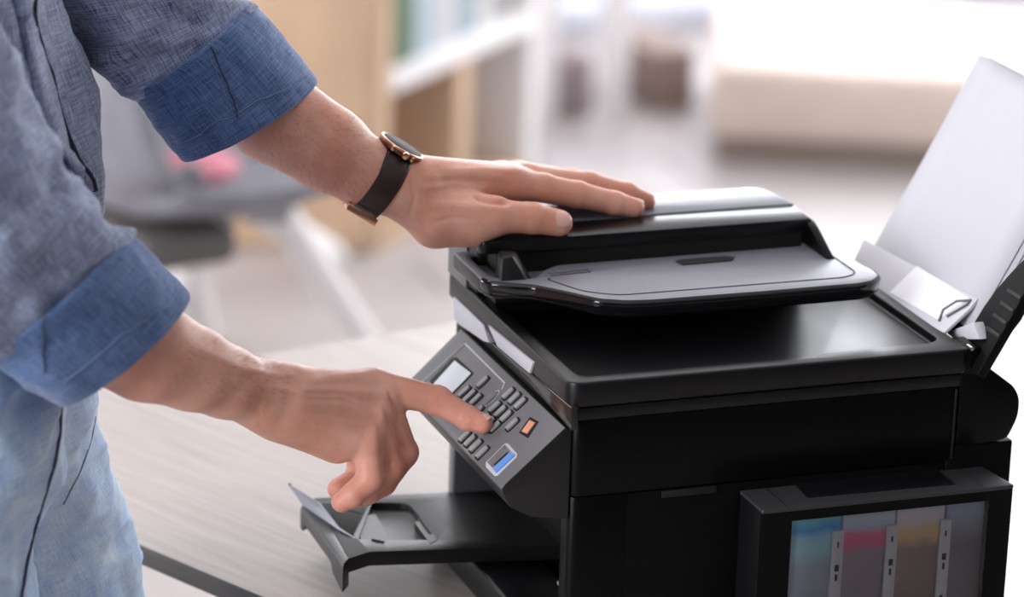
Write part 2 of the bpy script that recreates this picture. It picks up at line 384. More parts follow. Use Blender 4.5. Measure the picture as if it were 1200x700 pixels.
# sheer curtain
bm = bmesh.new(); N = 160; lo = []; hi = []
for i in range(N):
    x = 1.25 + (3.3) * i / (N - 1); y = 4.80 + .018 * math.sin(i * .9) + .008 * math.sin(i * .37)
    lo.append(bm.verts.new((x, y, .02))); hi.append(bm.verts.new((x, y, 2.6)))
for i in range(N - 1): bm.faces.new([lo[i], lo[i + 1], hi[i + 1], hi[i]])
sheer = bpy.data.materials.new('sheer_fabric'); sheer.use_nodes = True; nt = sheer.node_tree; nt.nodes.remove(nt.nodes['Principled BSDF'])
t1, t2, t3 = node(nt, 'ShaderNodeBsdfTransparent'), node(nt, 'ShaderNodeBsdfTranslucent'), node(nt, 'ShaderNodeMixShader')
t2.inputs[0].default_value = (.95, .95, 1, 1); t3.inputs[0].default_value = .22
nt.links.new(t1.outputs[0], t3.inputs[1]); nt.links.new(t2.outputs[0], t3.inputs[2]); nt.links.new(t3.outputs[0], nt.nodes['Material Output'].inputs[0])
tag(from_bm('curtain', bm, sheer), 'sheer white curtain hanging across the far window', 'curtain')

# ---------------------------------------------------------------- desk
ga = math.atan2(-.153, .078)
deskm = grain_mat('grey_oak', (.33, .292, .27), (.435, .395, .37), ga, 5, 85, .5, .15)
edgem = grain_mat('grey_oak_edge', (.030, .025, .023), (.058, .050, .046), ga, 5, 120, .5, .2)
desk = thing('desk', 'grey oak desk top carrying the black printer', 'desk', (0, .3, 0))
e1, e2 = np.array([-.273, .361]), np.array([-.195, .208]); ed = (e2 - e1) / np.linalg.norm(e2 - e1)
f1, f2 = np.array([.011, .832]), np.array([.202, .876]); fd = (f2 - f1) / np.linalg.norm(f2 - f1)
t = np.linalg.solve(np.array([ed, -fd]).T, f1 - e1); cornerL = e1 + ed * t[0]
nearc = e1 + ed * .95
poly = [tuple(cornerL), tuple(nearc), (.43, nearc[1]), (.43, f1[1] + (.43 - f1[0]) * fd[1] / fd[0])]
bm = bmesh.new(); add_prism(bm, [(*p, .731) for p in poly], (0, 0, .019))
top = from_bm('tabletop', bm, deskm, desk, .0012, 2)
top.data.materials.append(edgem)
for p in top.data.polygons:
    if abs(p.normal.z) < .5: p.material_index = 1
for (x, y) in ((-.33, .66), (.36, .80), (.36, -.38), (.10, -.38)):
    box('leg', x - .02, x + .02, y - .02, y + .02, 0, .731, whitem, desk, .002)

# ---------------------------------------------------------------- printer
pr = thing('printer', 'black multifunction ink tank printer with a control panel, standing on the grey desk', 'printer', (.17, .15, .75))
ZS = 1.0
# body
bodyp = rounded([(.002, 0), (.346, 0), (.346, .30), (.002, .30)], [.010, .004, .004, .01])
body_bm = bmesh.new()
add_prism(body_bm, [(x, y, .900) for x, y in bodyp if 1], (0, 0, .066))
body = from_bm('body', body_bm, black, pr, .0012, 2, bang=50)
lowp = rounded([(.050, .0015), (.346, .0015), (.346, .30), (.050, .30)], .002)
prism('lower_body', [(x, y, .750) for x, y in lowp], (0, 0, .1485), blackm, pr, .001)
# front pillars either side of the paper outlet
prism('front_pillar', [(x, y, .750) for x, y in rounded([(.002, .001), (.052, .001), (.052, .022), (.002, .022)], [.010, 0, 0, .003])], (0, 0, .149), black, pr, .001, bang=50)
prism('front_pillar', [(x, y, .750) for x, y in rounded([(.000, .284), (.052, .284), (.052, .302), (.000, .302)], [.003, 0, 0, .008])], (0, 0, .149), greym, pr, .001, bang=50)
for z in (.812, .786): box('outlet_rail', .004, .050, .024, .030, z, z + .0035, greym, pr, .0008)
# paper cassette front
cs = prism('paper_cassette', [(-.022, y, z) for y, z in rounded([(.030, .752), (.272, .752), (.272, .782), (.030, .782)], [.004, .004, .01, .014])], (.06, 0, 0), gloss2, pr, .004, 3)
# side seam slot
box('side_slot', .082, .130, -.0006, .004, .892, .8975, voidm, pr, .0003)
box('side_line', .346 - .0025, .346 - .0008, -.0012, .004, .902, .964, darkgrey, pr, .0002)
# trim below the scanner (front face, silver)
prism('scanner_skirt', [(x, y, .9665) for x, y in rounded([(.000, -.001), (.350, -.001), (.350, .302), (.000, .302)], [.012, .004, .004, .012])], (0, 0, .0105), gloss2, pr, .0008, bang=50)
# scanner unit: lid with recessed deck
so = rounded([(-.004, -.004), (.352, -.004), (.352, .305), (-.004, .305)], [.014, .006, .006, .01], 6)
si = rounded([(.010, .012), (.215, .012), (.228, .020), (.327, .020), (.338, .028), (.338, .2), (.010, .2)], [.012, .006, .006, .004, .01, .01, .01], 4)
lid = basin('scanner_unit', so, si, ZS, .9785, .9925, gloss2, pr, .0022, seg=3)
# silver trims on the front face
def ftrim(name, pts, mt, x=-.005, th=.006, par=pr): return prism(name, [(x, y, z) for y, z in pts], (th, 0, 0), mt, par, .0006)
q = lambda px, py: tuple(at(px, py, x=-.0055)[1:])
ftrim('side_trim', [q(531, 348), q(566, 381), q(573, 402), q(566, 400), q(537, 380), q(532, 374)], silver, -.0055)
ftrim('name_plate', [q(572, 381), q(625, 425), q(621, 438), q(583, 406)], silver, -.0060, .008)
ftrim('skirt_band', [q(573, 402), q(585, 408), q(668, 478), q(668, 505), q(600, 428)], mat('smoked_gloss', (.022, .019, .018), .12), -.0045)
# rear block and hinge
rb = [(.347, .912), (.395, .915), (.404, .935), (.404, .951), (.398, .962), (.366, .986), (.347, .988)]
prism('rear_cover', [(x, -.002, z) for x, z in rounded(rb, .006, 3)], (0, .30, 0), black, pr, .0012)
box('rear_body', .340, .402, .0, .29, .75, .913, blackm, pr, .002)
box('hinge_block', .348, .366, -.003, .03, .976, 1.0, black, pr, .003)
tube('hinge_pin', [(.354, -.0045, 1.0), (.354, .004, 1.0)], .0018, metal, pr)
tube('hinge_pin', [(.366, -.0045, .998), (.366, .004, .998)], .0020, metal, pr)

# document feeder ------------------------------------------------
hump = [(-.004, .2), (.294, .2), (.296, .21), (.296, .285), (.292, .290), (-.002, .290)]
# rear hump with a rounded front end
box('feeder_housing', -.002, .294, .232, .300, 1.0, 1.050, darkgrey, pr, .004, 3)
prism('feeder_end_cap', [(-.004, y, z) for y, z in rounded([(.254, .9995), (.303, .9995), (.303, 1.045), (.295, 1.054), (.256, 1.054)], [0, 0, .01, .008, .001])], (.012, 0, 0), greym, pr, .002)
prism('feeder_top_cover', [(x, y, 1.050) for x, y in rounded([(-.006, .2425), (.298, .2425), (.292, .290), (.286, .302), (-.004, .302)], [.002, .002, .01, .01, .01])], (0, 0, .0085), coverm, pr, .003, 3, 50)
prism('feeder_gloss_strip', [(x, y, 1.0465) for x, y in rounded([(-.012, .200), (.296, .200), (.297, .2412), (-.006, .2412)], [.010, .002, .001, .006])], (0, 0, .0110), gloss3, pr, .0015, 2, 50)
box('feeder_inlet', .006, .290, .206, .233, 1.0, 1.047, voidm, pr, 0)
# tray slab with rim
to = [(-.018, .252), (-.019, .178), (-.014, .166), (.000, .1565), (.018, .147), (.038, .124), (.058, .098), (.078, .088), (.100, .0845), (.200, .0835), (.290, .0845), (.305, .089), (.3165, .101), (.319, .116), (.3155, .140), (.306, .190), (.300, .232), (.297, .252)]
ti = [(-.008, .236), (-.009, .182), (-.004, .173), (.008, .1675), (.026, .1655), (.040, .184), (.056, .1955), (.290, .197), (.2925, .236)]
def zt(x, y):
    a = min(1, max(0, (y - .10) / .09)); a = a * a * (3 - 2 * a)
    l = min(1, max(0, (.05 - x) / .07)) if x < .05 else 0
    r = min(1, max(0, (y - .15) / .10)) if x > .25 else 0
    return 1.0345
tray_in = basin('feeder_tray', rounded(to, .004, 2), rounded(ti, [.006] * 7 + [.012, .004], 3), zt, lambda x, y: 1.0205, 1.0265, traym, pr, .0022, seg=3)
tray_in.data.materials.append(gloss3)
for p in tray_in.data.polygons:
    if p.normal.z < .6: p.material_index = 1  # sides stay black, only the upward faces carry the painted sheen
# glossy band around the front edge of the tray
bm = bmesh.new(); ring = []
pts = [np.array(p) for p in rounded(to[1:15], .004, 3)]
dense = []
for a_, b_ in zip(pts, pts[1:]):
    n_ = max(1, int(np.linalg.norm(b_ - a_) / .006))
    dense += [a_ + (b_ - a_) * k / n_ for k in range(n_)]
dense.append(pts[-1])
cent = np.array([.15, .2])
for i, p in enumerate(dense):
    tn = dense[min(i + 1, len(dense) - 1)] - dense[max(i - 1, 0)]; tn /= np.linalg.norm(tn); no = np.array([tn[1], -tn[0]])
    if no @ (p - cent) < 0: no = -no
    zz = zt(*p)
    row = []
    for (o_, z_) in ((-.0015, zz + .0001), (.0006, zz - .0010), (.0016, zz - .003), (-.0004, 1.0212), (-.003, 1.0190)):
        row.append(bm.verts.new((*(p + no * o_), z_)))
    ring.append(row)
for A, B in zip(ring, ring[1:]):
    for k in range(4): bm.faces.new([A[k], A[k + 1], B[k + 1], B[k]])
from_bm('feeder_rim', bm, gloss, pr, sharp=60)
# outlined pad, slot and paper guide
pad = rounded([(.034, .160), (.052, .120), (.078, .103), (.285, .103), (.300, .112), (.300, .172)], [.004, .012, .01, .012, .012, .004], 4)
bm = bmesh.new(); add_tube(bm, [(x, y, zt(x, y) + .0002) for x, y in pad], .00045, 6); from_bm('pad_outline', bm, voidm, pr)
sp = [at(791, 307, z=1.0348), at(800, 311, z=1.0348), at(858, 306, z=1.0348), at(861, 302, z=1.0348), at(850, 301, z=1.0348), at(797, 305, z=1.0348)]
prism('finger_slot', [tuple(p) for p in sp], (0, 0, .0009), voidm, pr, .0003)
gd = [at(577, 300, z=1.036), at(580, 321, z=1.036), at(628, 321, z=1.036), at(622, 305, z=1.036)]
bm = bmesh.new()
gx0, gx1 = gd[1][0], gd[2][0]; gy0 = .158
add_hex(bm, [(gx0 - .002, gy0 + .004, 1.028), (gx0 + .026, gy0 + .003, 1.028), (gx0 + .034, gy0 + .020, 1.028), (gx0 + .004, gy0 + .034, 1.028),
             (gx0 + .001, gy0 + .010, 1.0535), (gx0 + .010, gy0 + .009, 1.055), (gx0 + .018, gy0 + .022, 1.055), (gx0 + .006, gy0 + .032, 1.0535)])
from_bm('paper_guide', bm, darkgrey, pr, .0022, 3)
bm = bmesh.new()
bm.free()
for y in (.166, .172): tube('guide_rail', [(.040, y, 1.0350), (.078, y + .003, 1.0352)], .0007, greym, pr, 6)
prism('feeder_side_wing', [(.2905, .150, 1.033), (.2905, .236, 1.033), (.2905, .236, 1.0555), (.2905, .200, 1.0555), (.2905, .190, 1.052)], (.008, 0, 0), black, pr, .001)

# control panel ---------------------------------------------------
PN = np.array([-.662, 0, .749]); PN /= np.linalg.norm(PN); P0 = np.array([-.004, 0, .960]); PV = np.array([-.749, 0, -.662]); PU = np.array([0, 1., 0])
ppt = lambda px, py, h=0: at_plane(px, py, P0, PN) + PN * h
prof = [(-.004, .960), (-.0535, .9165), (-.0565, .9125), (-.056, .908), (-.049, .8955), (-.030, .885), (.002, .880), (.002, .958)]
bm = bmesh.new()
pa = rounded(prof, .0015, 2); N = len(pa); rows = []
for (y, s, dz) in ((.004, 1, 0), (.120, 1, 0), (.255, 1, 0), (.262, .93, 0), (.267, .86, 0)):
    rows.append([bm.verts.new((.002 + (x - .002) * s, y + (0 if s == 1 else (x + .03) * -.05), .93 + (z - .93) * (1 if s == 1 else .97))) for x, z in pa])
for A, B in zip(rows, rows[1:]):
    for k in range(N): bm.faces.new([A[k], A[(k + 1) % N], B[(k + 1) % N], B[k]])
bm.faces.new(rows[0][::-1]); bm.faces.new(rows[-1])
panel = from_bm('control_panel', bm, panelm, pr, .0012, 2, bang=45)
panel.data.materials.append(mat('panel_side_shade', (.010, .010, .011), .4))  # darker copy for near side and underside, shading put into the colour
for p in panel.data.polygons:
    if p.normal @ Vector(PN) < .7 and p.normal.y < .5: p.material_index = 1
def pslab(name, px, mt, h0=.0, h1=.0008, bev=.0003):
    pts = [ppt(x, y, h0) for x, y in px]; return prism(name, [tuple(p) for p in pts], tuple(PN * (h1 - h0)), mt, panel, bev)
S = 3.18
c5 = lambda l: [(480 + x / S, 370 + y / S) for x, y in l]
pslab('screen_frame', c5([(160, 158), (176, 156), (238, 214), (234, 222), (150, 308), (140, 306), (80, 254), (76, 244)]), voidm, -.0005, .0005)
pslab('screen', c5([(170, 170), (232, 217), (150, 302), (92, 256)]), screenm, 0, .0011)
oc = c5([(48, 250), (128, 178), (208, 106), (280, 176), (356, 252), (346, 276)])
bm = bmesh.new(); add_tube(bm, [ppt(x, y, .0001) for x, y in oc], .0009, 6); from_bm('outline', bm, silver, panel)
def key(cx, cy, ln=15, wd=7.0, mt=greym, name='button', h=.0022):
    c = ppt(480 + cx / S, 370 + cy / S); bm = bmesh.new()
    a, b = PV * (-ln / 2 * .00078), PU * (wd / 2 * .00098)
    base = c
    # dark well then the key itself: the well is a separate sub-part sharing the name well
    pts = rounded([(-1, -1), (1, -1), (1, 1), (-1, 1)], .5, 4)
    add_prism(bm, [tuple(base + a * x + b * y + PN * .0001) for x, y in pts], tuple(PN * h))
    k = from_bm(name, bm, mt, panel, .0005, 2)
    return k
wells = bmesh.new()
keys = [(275, 250, 15), (206, 286, 15), (228, 300, 15), (250, 315, 15), (370, 293, 15), (393, 310, 15), (415, 330, 15),
        (320, 343, 15), (341, 360, 15), (362, 378, 15), (385, 408, 16), (258, 358, 13), (284, 385, 12), (302, 400, 13), (320, 417, 14),
        (208, 452, 15), (228, 469, 15), (249, 488, 16), (273, 512, 16), (196, 332, 12)]
keym = mat('key_plastic', (.27, .27, .275), .4)
for kx, ky, ln in keys:
    c = ppt(480 + kx / S, 370 + ky / S); a, b = PV * (-(ln + 4) / 2 * .00078), PU * (9.4 / 2 * .00098)
    add_prism(wells, [tuple(c + a * x + b * y - PN * .0003) for x, y in rounded([(-1, -1), (1, -1), (1, 1), (-1, 1)], .5, 4)], tuple(PN * .0008))
    key(kx, ky, ln, 6.2, keym)
from_bm('key_wells', wells, voidm, panel)
c = ppt(480 + 303 / S, 370 + 310 / S); bm = bmesh.new()
lp = [c + PV * (.0095 * math.cos(t)) * -1 + PU * (.0048 * math.sin(t)) for t in np.linspace(0, 2 * math.pi, 25)]
add_tube(bm, lp, .0006, 6, False); from_bm('ring_outline', bm, silver, panel)
key(303, 310, 19, 7.5, panelm, 'ring_key', .0012)
pslab('stop_frame', c5([(408, 438), (449, 378), (482, 396), (442, 458)]), voidm, -.0003, .0005)
pslab('stop_button', c5([(420, 434), (450, 392), (470, 402), (440, 443)]), orangem, 0, .0012)
sb = pslab('start_surround', c5([(284, 550), (356, 478), (368, 478), (402, 516), (400, 528), (328, 598), (316, 598), (286, 566)]), silver, -.0003, .0006)
pslab('start_button_half', c5([(292, 550), (358, 486), (378, 508), (310, 570)]), greym, 0, .0016)
pslab('start_button', c5([(312, 574), (380, 510), (396, 524), (326, 590)]), bluem, 0, .0018)
pslab('start_line', c5([(318, 560), (368, 514), (372, 520), (322, 566)]), voidm, .0014, .0019)

# output tray -----------------------------------------------------
ZT = .798
tp4 = lambda px, py, z=ZT: tuple(at(px, py, z=z)[:2])
tout = [tp4(368, 584), tp4(555, 576), (.050, .282), (.050, .142), tp4(433, 647), tp4(408, 655)]
tinn = [tp4(436, 589), tp4(479, 590), tp4(513, 633), tp4(420, 632)]
ot = basin('output_tray', tout, rounded(tinn, [.003, .008, .002, .002], 3), ZT, ZT - .013, ZT - .006, darkgrey, pr, .001)
# front lip (left end of the tray) with hooked ends
la, lb = np.array([*tp4(352, 593)]), np.array([*tp4(402, 662)])
ia, ib = np.array([*tp4(370, 585)]), np.array([*tp4(409, 654)])
bm = bmesh.new()
def lippt(t, w, z): p = la + (lb - la) * t; i = ia + (ib - ia) * t; q = p + (i - p) * w; return (q[0], q[1], z)
secs = [(0, .021), (.06, .021), (.10, .013), (.72, .013), (.78, .021), (1.0, .026)]
rows = []
for t, dp in secs:
    rows.append([bm.verts.new(lippt(t, 0, ZT - .003)), bm.verts.new(lippt(t, .12, ZT)), bm.verts.new(lippt(t, 1.05, ZT)), bm.verts.new(lippt(t, 1.05, ZT - dp)), bm.verts.new(lippt(t, 0, ZT - dp))])
for A, B in zip(rows, rows[1:]):
    for k in range(5): bm.faces.new([A[k], A[(k + 1) % 5], B[(k + 1) % 5], B[k]])
bm.faces.new(rows[0][::-1]); bm.faces.new(rows[-1])
from_bm('tray_lip', bm, mat('tray_lip_plastic', (.035, .035, .037), .4), pr, .0006)
# stopper flap
h1, h2 = at(357, 593, z=ZT + .0005), at(417, 631, z=ZT + .0005)
k1, k2 = at(339, 567, z=ZT + .016), at(398, 600, z=ZT + .020)
bm = bmesh.new(); fn = np.cross(h2 - h1, k1 - h1); fn /= np.linalg.norm(fn)
if fn[2] < 0: fn = -fn
add_prism(bm, [tuple(p) for p in (h1, h2, at(400, 621, z=ZT + .002), at(375, 590, z=ZT + .009), k1)], tuple(-fn * .0012)); flap = from_bm('stopper_flap', bm, mat('stopper_plastic', (.33, .33, .38), .35), pr, .0003)
g1 = at(344, 566, z=ZT + .017)
bm = bmesh.new(); add_tube(bm, [k1, k1 + (h1 - k1) * .97], .0012, 8); from_bm('flap_edge', bm, greym, flap)
# well for the flap, the darker slot and the clip
bm = bmesh.new(); add_prism(bm, [(*tp4(x, y), ZT - .001) for x, y in ((376, 591), (434, 588), (413, 630), (400, 626))], (0, 0, .0016)); from_bm('flap_well', bm, voidm, pr, .0002)
prism('inner_leaf', [(*tp4(x, y, ZT), ZT - .0045) for x, y in ((411, 605), (440, 601), (458, 632), (424, 632))], (0, 0, .0030), panelm, pr, 0)
prism('clip', [(*tp4(x, y), ZT - .0065) for x, y in ((486, 613), (495, 610), (513, 633), (504, 638))], (0, 0, .0068), darkgrey, pr, 0)
prism('clip_slot', [(*tp4(x, y), ZT + .0002) for x, y in ((489, 608), (492, 607), (506, 626), (503, 627))], (0, 0, .0004), voidm, pr, 0)
bm = bmesh.new(); add_tube(bm, [(*tp4(404, 598), ZT + .0002), (*tp4(424, 603), ZT + .0002)], .0009, 6); add_tube(bm, [(*tp4(436, 633), ZT + .0002), (*tp4(450, 636), ZT + .0002)], .0009, 6); bm.free()
for u_, v_ in (((404, 598), (424, 603)), ((436, 633), (450, 636))): tube('recess_slit', [(*tp4(*u_), ZT + .0002), (*tp4(*v_), ZT + .0002)], .0009, voidm, pr, 6)
# ink tank unit ----------------------------------------------------
TX0, TX1, TY0, TZ = .152, .380, -.046, .8885
tank = thing('x', 'x', 'x'); bpy.data.objects.remove(tank)
wy0, wy1, wz0, wz1 = .179, .357, .762, .8795
tankb = bmesh.new()
add_box(tankb, TX0, wy0, TY0, 0, .752, TZ); add_box(tankb, wy1, TX1, TY0, 0, .752, TZ)
add_box(tankb, wy0, wy1, TY0, 0, wz1, TZ); add_box(tankb, wy0, wy1, TY0, 0, .752, wz0)
bmesh.ops.remove_doubles(tankb, verts=tankb.verts, dist=.00001)
tank = from_bm('ink_tank_housing', tankb, blackm, pr, 0)
prism('tank_top', [(x, y, TZ - .0004) for x, y in rounded([(TX0 - .0005, TY0 - .0008), (TX1 + .0008, TY0 - .0008), (TX1 - .006, .0006), (TX0 - .0005, .0006)], .002)], (0, 0, .0038), mat('tank_top_plastic', (.028, .029, .033), .45), tank, .0012)
LQ = [at(925, 561, z=TZ + .0035), at(946, 584, z=TZ + .0035), at(1120, 568, z=TZ + .0035), at(1092, 547, z=TZ + .0035)]
prism('tank_top_label', [tuple(p) for p in LQ], (0, 0, .0004), mat('label_black', (.004, .004, .006), .35), tank, .0001)
for x in (.174, .352): box('tank_top_groove', x, x + .0008, TY0 + .001, -.001, TZ + .0032, TZ + .0038, voidm, tank, 0)
box('tank_side_plate', TX0 - .0012, TX0 + .002, -.0435, -.004, .752, .889, gloss2, tank, .0006)
# four reservoirs
def inkmat(name, stops):
    M = bpy.data.materials.new(name); M.use_nodes = True; nt = M.node_tree; b = nt.nodes['Principled BSDF']; b.inputs['Roughness'].default_value = .35
    tc = node(nt, 'ShaderNodeTexCoord'); sx = node(nt, 'ShaderNodeSeparateXYZ'); nt.links.new(tc.outputs['Object'], sx.inputs[0])
    nz = node(nt, 'ShaderNodeTexNoise'); nz.inputs['Scale'].default_value = 60; nt.links.new(tc.outputs['Object'], nz.inputs['Vector'])
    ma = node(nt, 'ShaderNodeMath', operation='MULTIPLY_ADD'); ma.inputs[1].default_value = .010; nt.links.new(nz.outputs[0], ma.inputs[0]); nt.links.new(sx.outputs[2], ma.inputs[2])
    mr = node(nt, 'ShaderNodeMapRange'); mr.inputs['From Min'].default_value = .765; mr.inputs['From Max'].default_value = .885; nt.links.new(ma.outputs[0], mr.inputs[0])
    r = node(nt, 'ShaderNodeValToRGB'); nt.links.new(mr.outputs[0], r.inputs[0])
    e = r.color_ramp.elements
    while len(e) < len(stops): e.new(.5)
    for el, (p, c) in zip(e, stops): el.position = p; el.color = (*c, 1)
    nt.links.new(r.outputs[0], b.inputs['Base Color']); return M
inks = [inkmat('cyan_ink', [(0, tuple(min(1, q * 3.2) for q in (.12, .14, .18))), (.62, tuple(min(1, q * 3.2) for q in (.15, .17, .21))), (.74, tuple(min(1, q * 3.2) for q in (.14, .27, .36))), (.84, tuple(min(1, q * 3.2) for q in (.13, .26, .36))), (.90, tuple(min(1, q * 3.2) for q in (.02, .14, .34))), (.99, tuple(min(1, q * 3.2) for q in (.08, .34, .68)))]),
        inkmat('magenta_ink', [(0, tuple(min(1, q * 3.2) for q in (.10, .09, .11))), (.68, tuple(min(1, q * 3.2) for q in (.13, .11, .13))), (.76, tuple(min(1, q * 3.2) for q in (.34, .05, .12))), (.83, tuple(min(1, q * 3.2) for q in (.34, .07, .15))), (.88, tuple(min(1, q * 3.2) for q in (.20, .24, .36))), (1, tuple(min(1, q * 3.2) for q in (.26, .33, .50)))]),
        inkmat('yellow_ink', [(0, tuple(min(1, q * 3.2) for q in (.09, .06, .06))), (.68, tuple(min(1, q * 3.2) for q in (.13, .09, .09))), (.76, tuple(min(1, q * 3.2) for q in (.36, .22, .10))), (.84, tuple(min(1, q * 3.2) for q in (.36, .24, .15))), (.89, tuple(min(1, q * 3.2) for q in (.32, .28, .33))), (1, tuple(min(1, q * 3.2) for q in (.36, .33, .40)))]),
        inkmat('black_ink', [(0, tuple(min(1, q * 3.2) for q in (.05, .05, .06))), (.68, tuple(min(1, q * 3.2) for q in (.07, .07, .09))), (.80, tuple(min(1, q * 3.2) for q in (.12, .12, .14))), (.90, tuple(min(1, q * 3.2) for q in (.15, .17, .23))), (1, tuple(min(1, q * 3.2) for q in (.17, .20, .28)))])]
xs = [at(p, 600, y=-.04)[0] for p in (927, 987, 1050, 1108, 1157)]
labs = ['cyan ink reservoir', 'magenta ink reservoir', 'yellow ink reservoir', 'black ink reservoir']
for i in range(4):
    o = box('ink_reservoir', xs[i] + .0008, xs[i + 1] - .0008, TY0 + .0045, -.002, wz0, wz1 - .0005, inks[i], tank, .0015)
    o['label'] = labs[i]
strip_m = mat('level_strip', (.85, .85, .92), .5)
for px in (981, 1044, 1106):
    cx = at(px, 640, y=-.043)[0]; s_ = box('level_strip', cx - .0052, cx + .0052, TY0 + .0015, TY0 + .0046, .764, .8655, strip_m, tank, .0004)
    for dz, hh, ww in ((.087, .005, .0012), (.066, .0055, .0036), (.0575, .0055, .0018), (.030, .004, .0030)):
        bm = bmesh.new(); add_box(bm, cx - ww / 2, cx + ww / 2, TY0 + .0009, TY0 + .0016, .764 + dz, .764 + dz + hh)
        from_bm('level_mark', bm, voidm, tank)
pane = bpy.data.materials.new('clear_pane'); pane.use_nodes = True; nt = pane.node_tree; nt.nodes.remove(nt.nodes['Principled BSDF'])
a1, a2, a3 = node(nt, 'ShaderNodeBsdfTransparent'), node(nt, 'ShaderNodeBsdfGlossy'), node(nt, 'ShaderNodeMixShader')
a1.inputs[0].default_value = (.96, .97, .98, 1); a2.inputs['Roughness'].default_value = .1
fr = node(nt, 'ShaderNodeFresnel'); fr.inputs[0].default_value = 1.4
nt.links.new(fr.outputs[0], a3.inputs[0]); nt.links.new(a1.outputs[0], a3.inputs[1]); nt.links.new(a2.outputs[0], a3.inputs[2]); nt.links.new(a3.outputs[0], nt.nodes['Material Output'].inputs[0])
box('window_pane', wy0 - .001, wy1 + .001, TY0 - .0012, TY0 - .0002, wz0 - .001, wz1 + .0005, pane, tank, 0)

# rear paper feeder -------------------------------------------------
def quadslab(name, P, th, mt, par, bev=.0008, sgn=-1):
    P = [np.array(p) for p in P]; n_ = np.cross(P[1] - P[0], P[2] - P[0]); n_ /= np.linalg.norm(n_)
    if n_ @ FW > 0: n_ = -n_
    bm = bmesh.new(); add_prism(bm, [tuple(p) for p in P], tuple(n_ * th * sgn)); return from_bm(name, bm, mt, par, bev)
# base plate tilting back from the body, light grey
G0, GN = np.array([.352, .1, 1.003]), np.array([-.62, 0, .78])
gp = lambda px, py, h=0: at_plane(px, py, G0, GN) + GN * h
quadslab('feed_guard', [gp(1012, 280), gp(1146, 350), gp(1136, 362), gp(1106, 390), gp(1092, 383), gp(996, 315)], .003, lightg, pr)
quadslab('feed_guard_label', [gp(1043, 343, .0006), gp(1075, 312, .0006), gp(1136, 350, .0006), gp(1099, 375, .0006)], .0006, mat('white_sticker', (.86, .86, .90), .5), pr, .0001)
bm = bmesh.new(); add_tube(bm, [gp(x, y, .001) for x, y in ((1101, 377), (1106, 364), (1122, 354), (1138, 353), (1134, 358), (1110, 372))], .0012, 8); from_bm('feed_guard_clip', bm, greym, pr)
quadslab('feed_side_block', [at(1108, 390, x=.362), at(1140, 378, x=.362), at(1148, 398, x=.362), at(1118, 398, x=.362)], .010, lightg, pr)
# black paper support leaning back
sup = [at(1150, 345, x=.383), at(1178, 322, x=.40), at(1206, 283, x=.418), at(1212, 300, x=.418), at(1166, 421, x=.385), at(1150, 408, x=.376), at(1134, 381, x=.37)]
A_, B_, C_ = at(1140, 380, x=.368), at(1168, 421, x=.368), None
LN = np.array([.47, 0, .883])                                     # lean direction of the sheets
def lean(y, s, off=0): return np.array([.384, y, 1.030]) + LN * s + np.array([.883, 0, -.47]) * off
bm = bmesh.new(); add_prism(bm, [tuple(lean(y, s, .006)) for y, s in ((.228, -.04), (-.0, -.045), (-.012, .0), (-.010, .085), (.0, .12), (.06, .13), (.2, .13), (.225, .08))], tuple(np.array([.883, 0, -.47]) * .006))
from_bm('paper_support', bm, blackm, pr, .002)
rail = bmesh.new()
add_prism(rail, [tuple(lean(y, s, -.003)) for y, s in ((.030, -.052), (-.016, -.058), (-.018, .0), (-.016, .060), (.004, .055), (.016, .030), (.023, .012), (.027, -.006))], tuple(np.array([.883, 0, -.47]) * .009))
from_bm('edge_guide', rail, blackm, pr, .0015)
for k in range(4):
    bm = bmesh.new(); c_ = lean(-.006, -.020 + k * .012, -.0035); add_obox(bm, c_, (0, .012, 0), LN * .0018, np.array([.883, 0, -.47]) * .0012); from_bm('guide_rib', bm, darkgrey, pr, .0005)
# sheets of paper in the rear feeder
def sheet(off, y0, y1, top, label):
    bm = bmesh.new(); n1, n2 = 6, 12; g = []
    for j in range(n2 + 1):
        s = -.030 + (top + .030) * j / n2
        row = []
        for i in range(n1 + 1):
            y = y0 + (y1 - y0) * i / n1
            p = lean(y, s, off + .004 * math.sin(j / n2 * math.pi) * .4)
            row.append(bm.verts.new(tuple(p)))
        g.append(row)
    for j in range(n2):
        for i in range(n1): bm.faces.new([g[j][i], g[j][i + 1], g[j + 1][i + 1], g[j + 1][i]])
    o = from_bm('paper_sheet', bm, paperm); md = o.modifiers.new('t', 'SOLIDIFY'); md.thickness = .0005
    return tag(o, label, 'paper', 'paper in the rear feeder')
sheet(0, .030, .238, .178, 'front white sheet of paper leaning in the rear feeder of the printer')
sheet(.0018, .022, .232, .179, 'middle white sheet just behind the front sheet in the rear feeder')
sheet(.0036, .015, .226, .180, 'rearmost white sheet of the paper in the rear feeder')

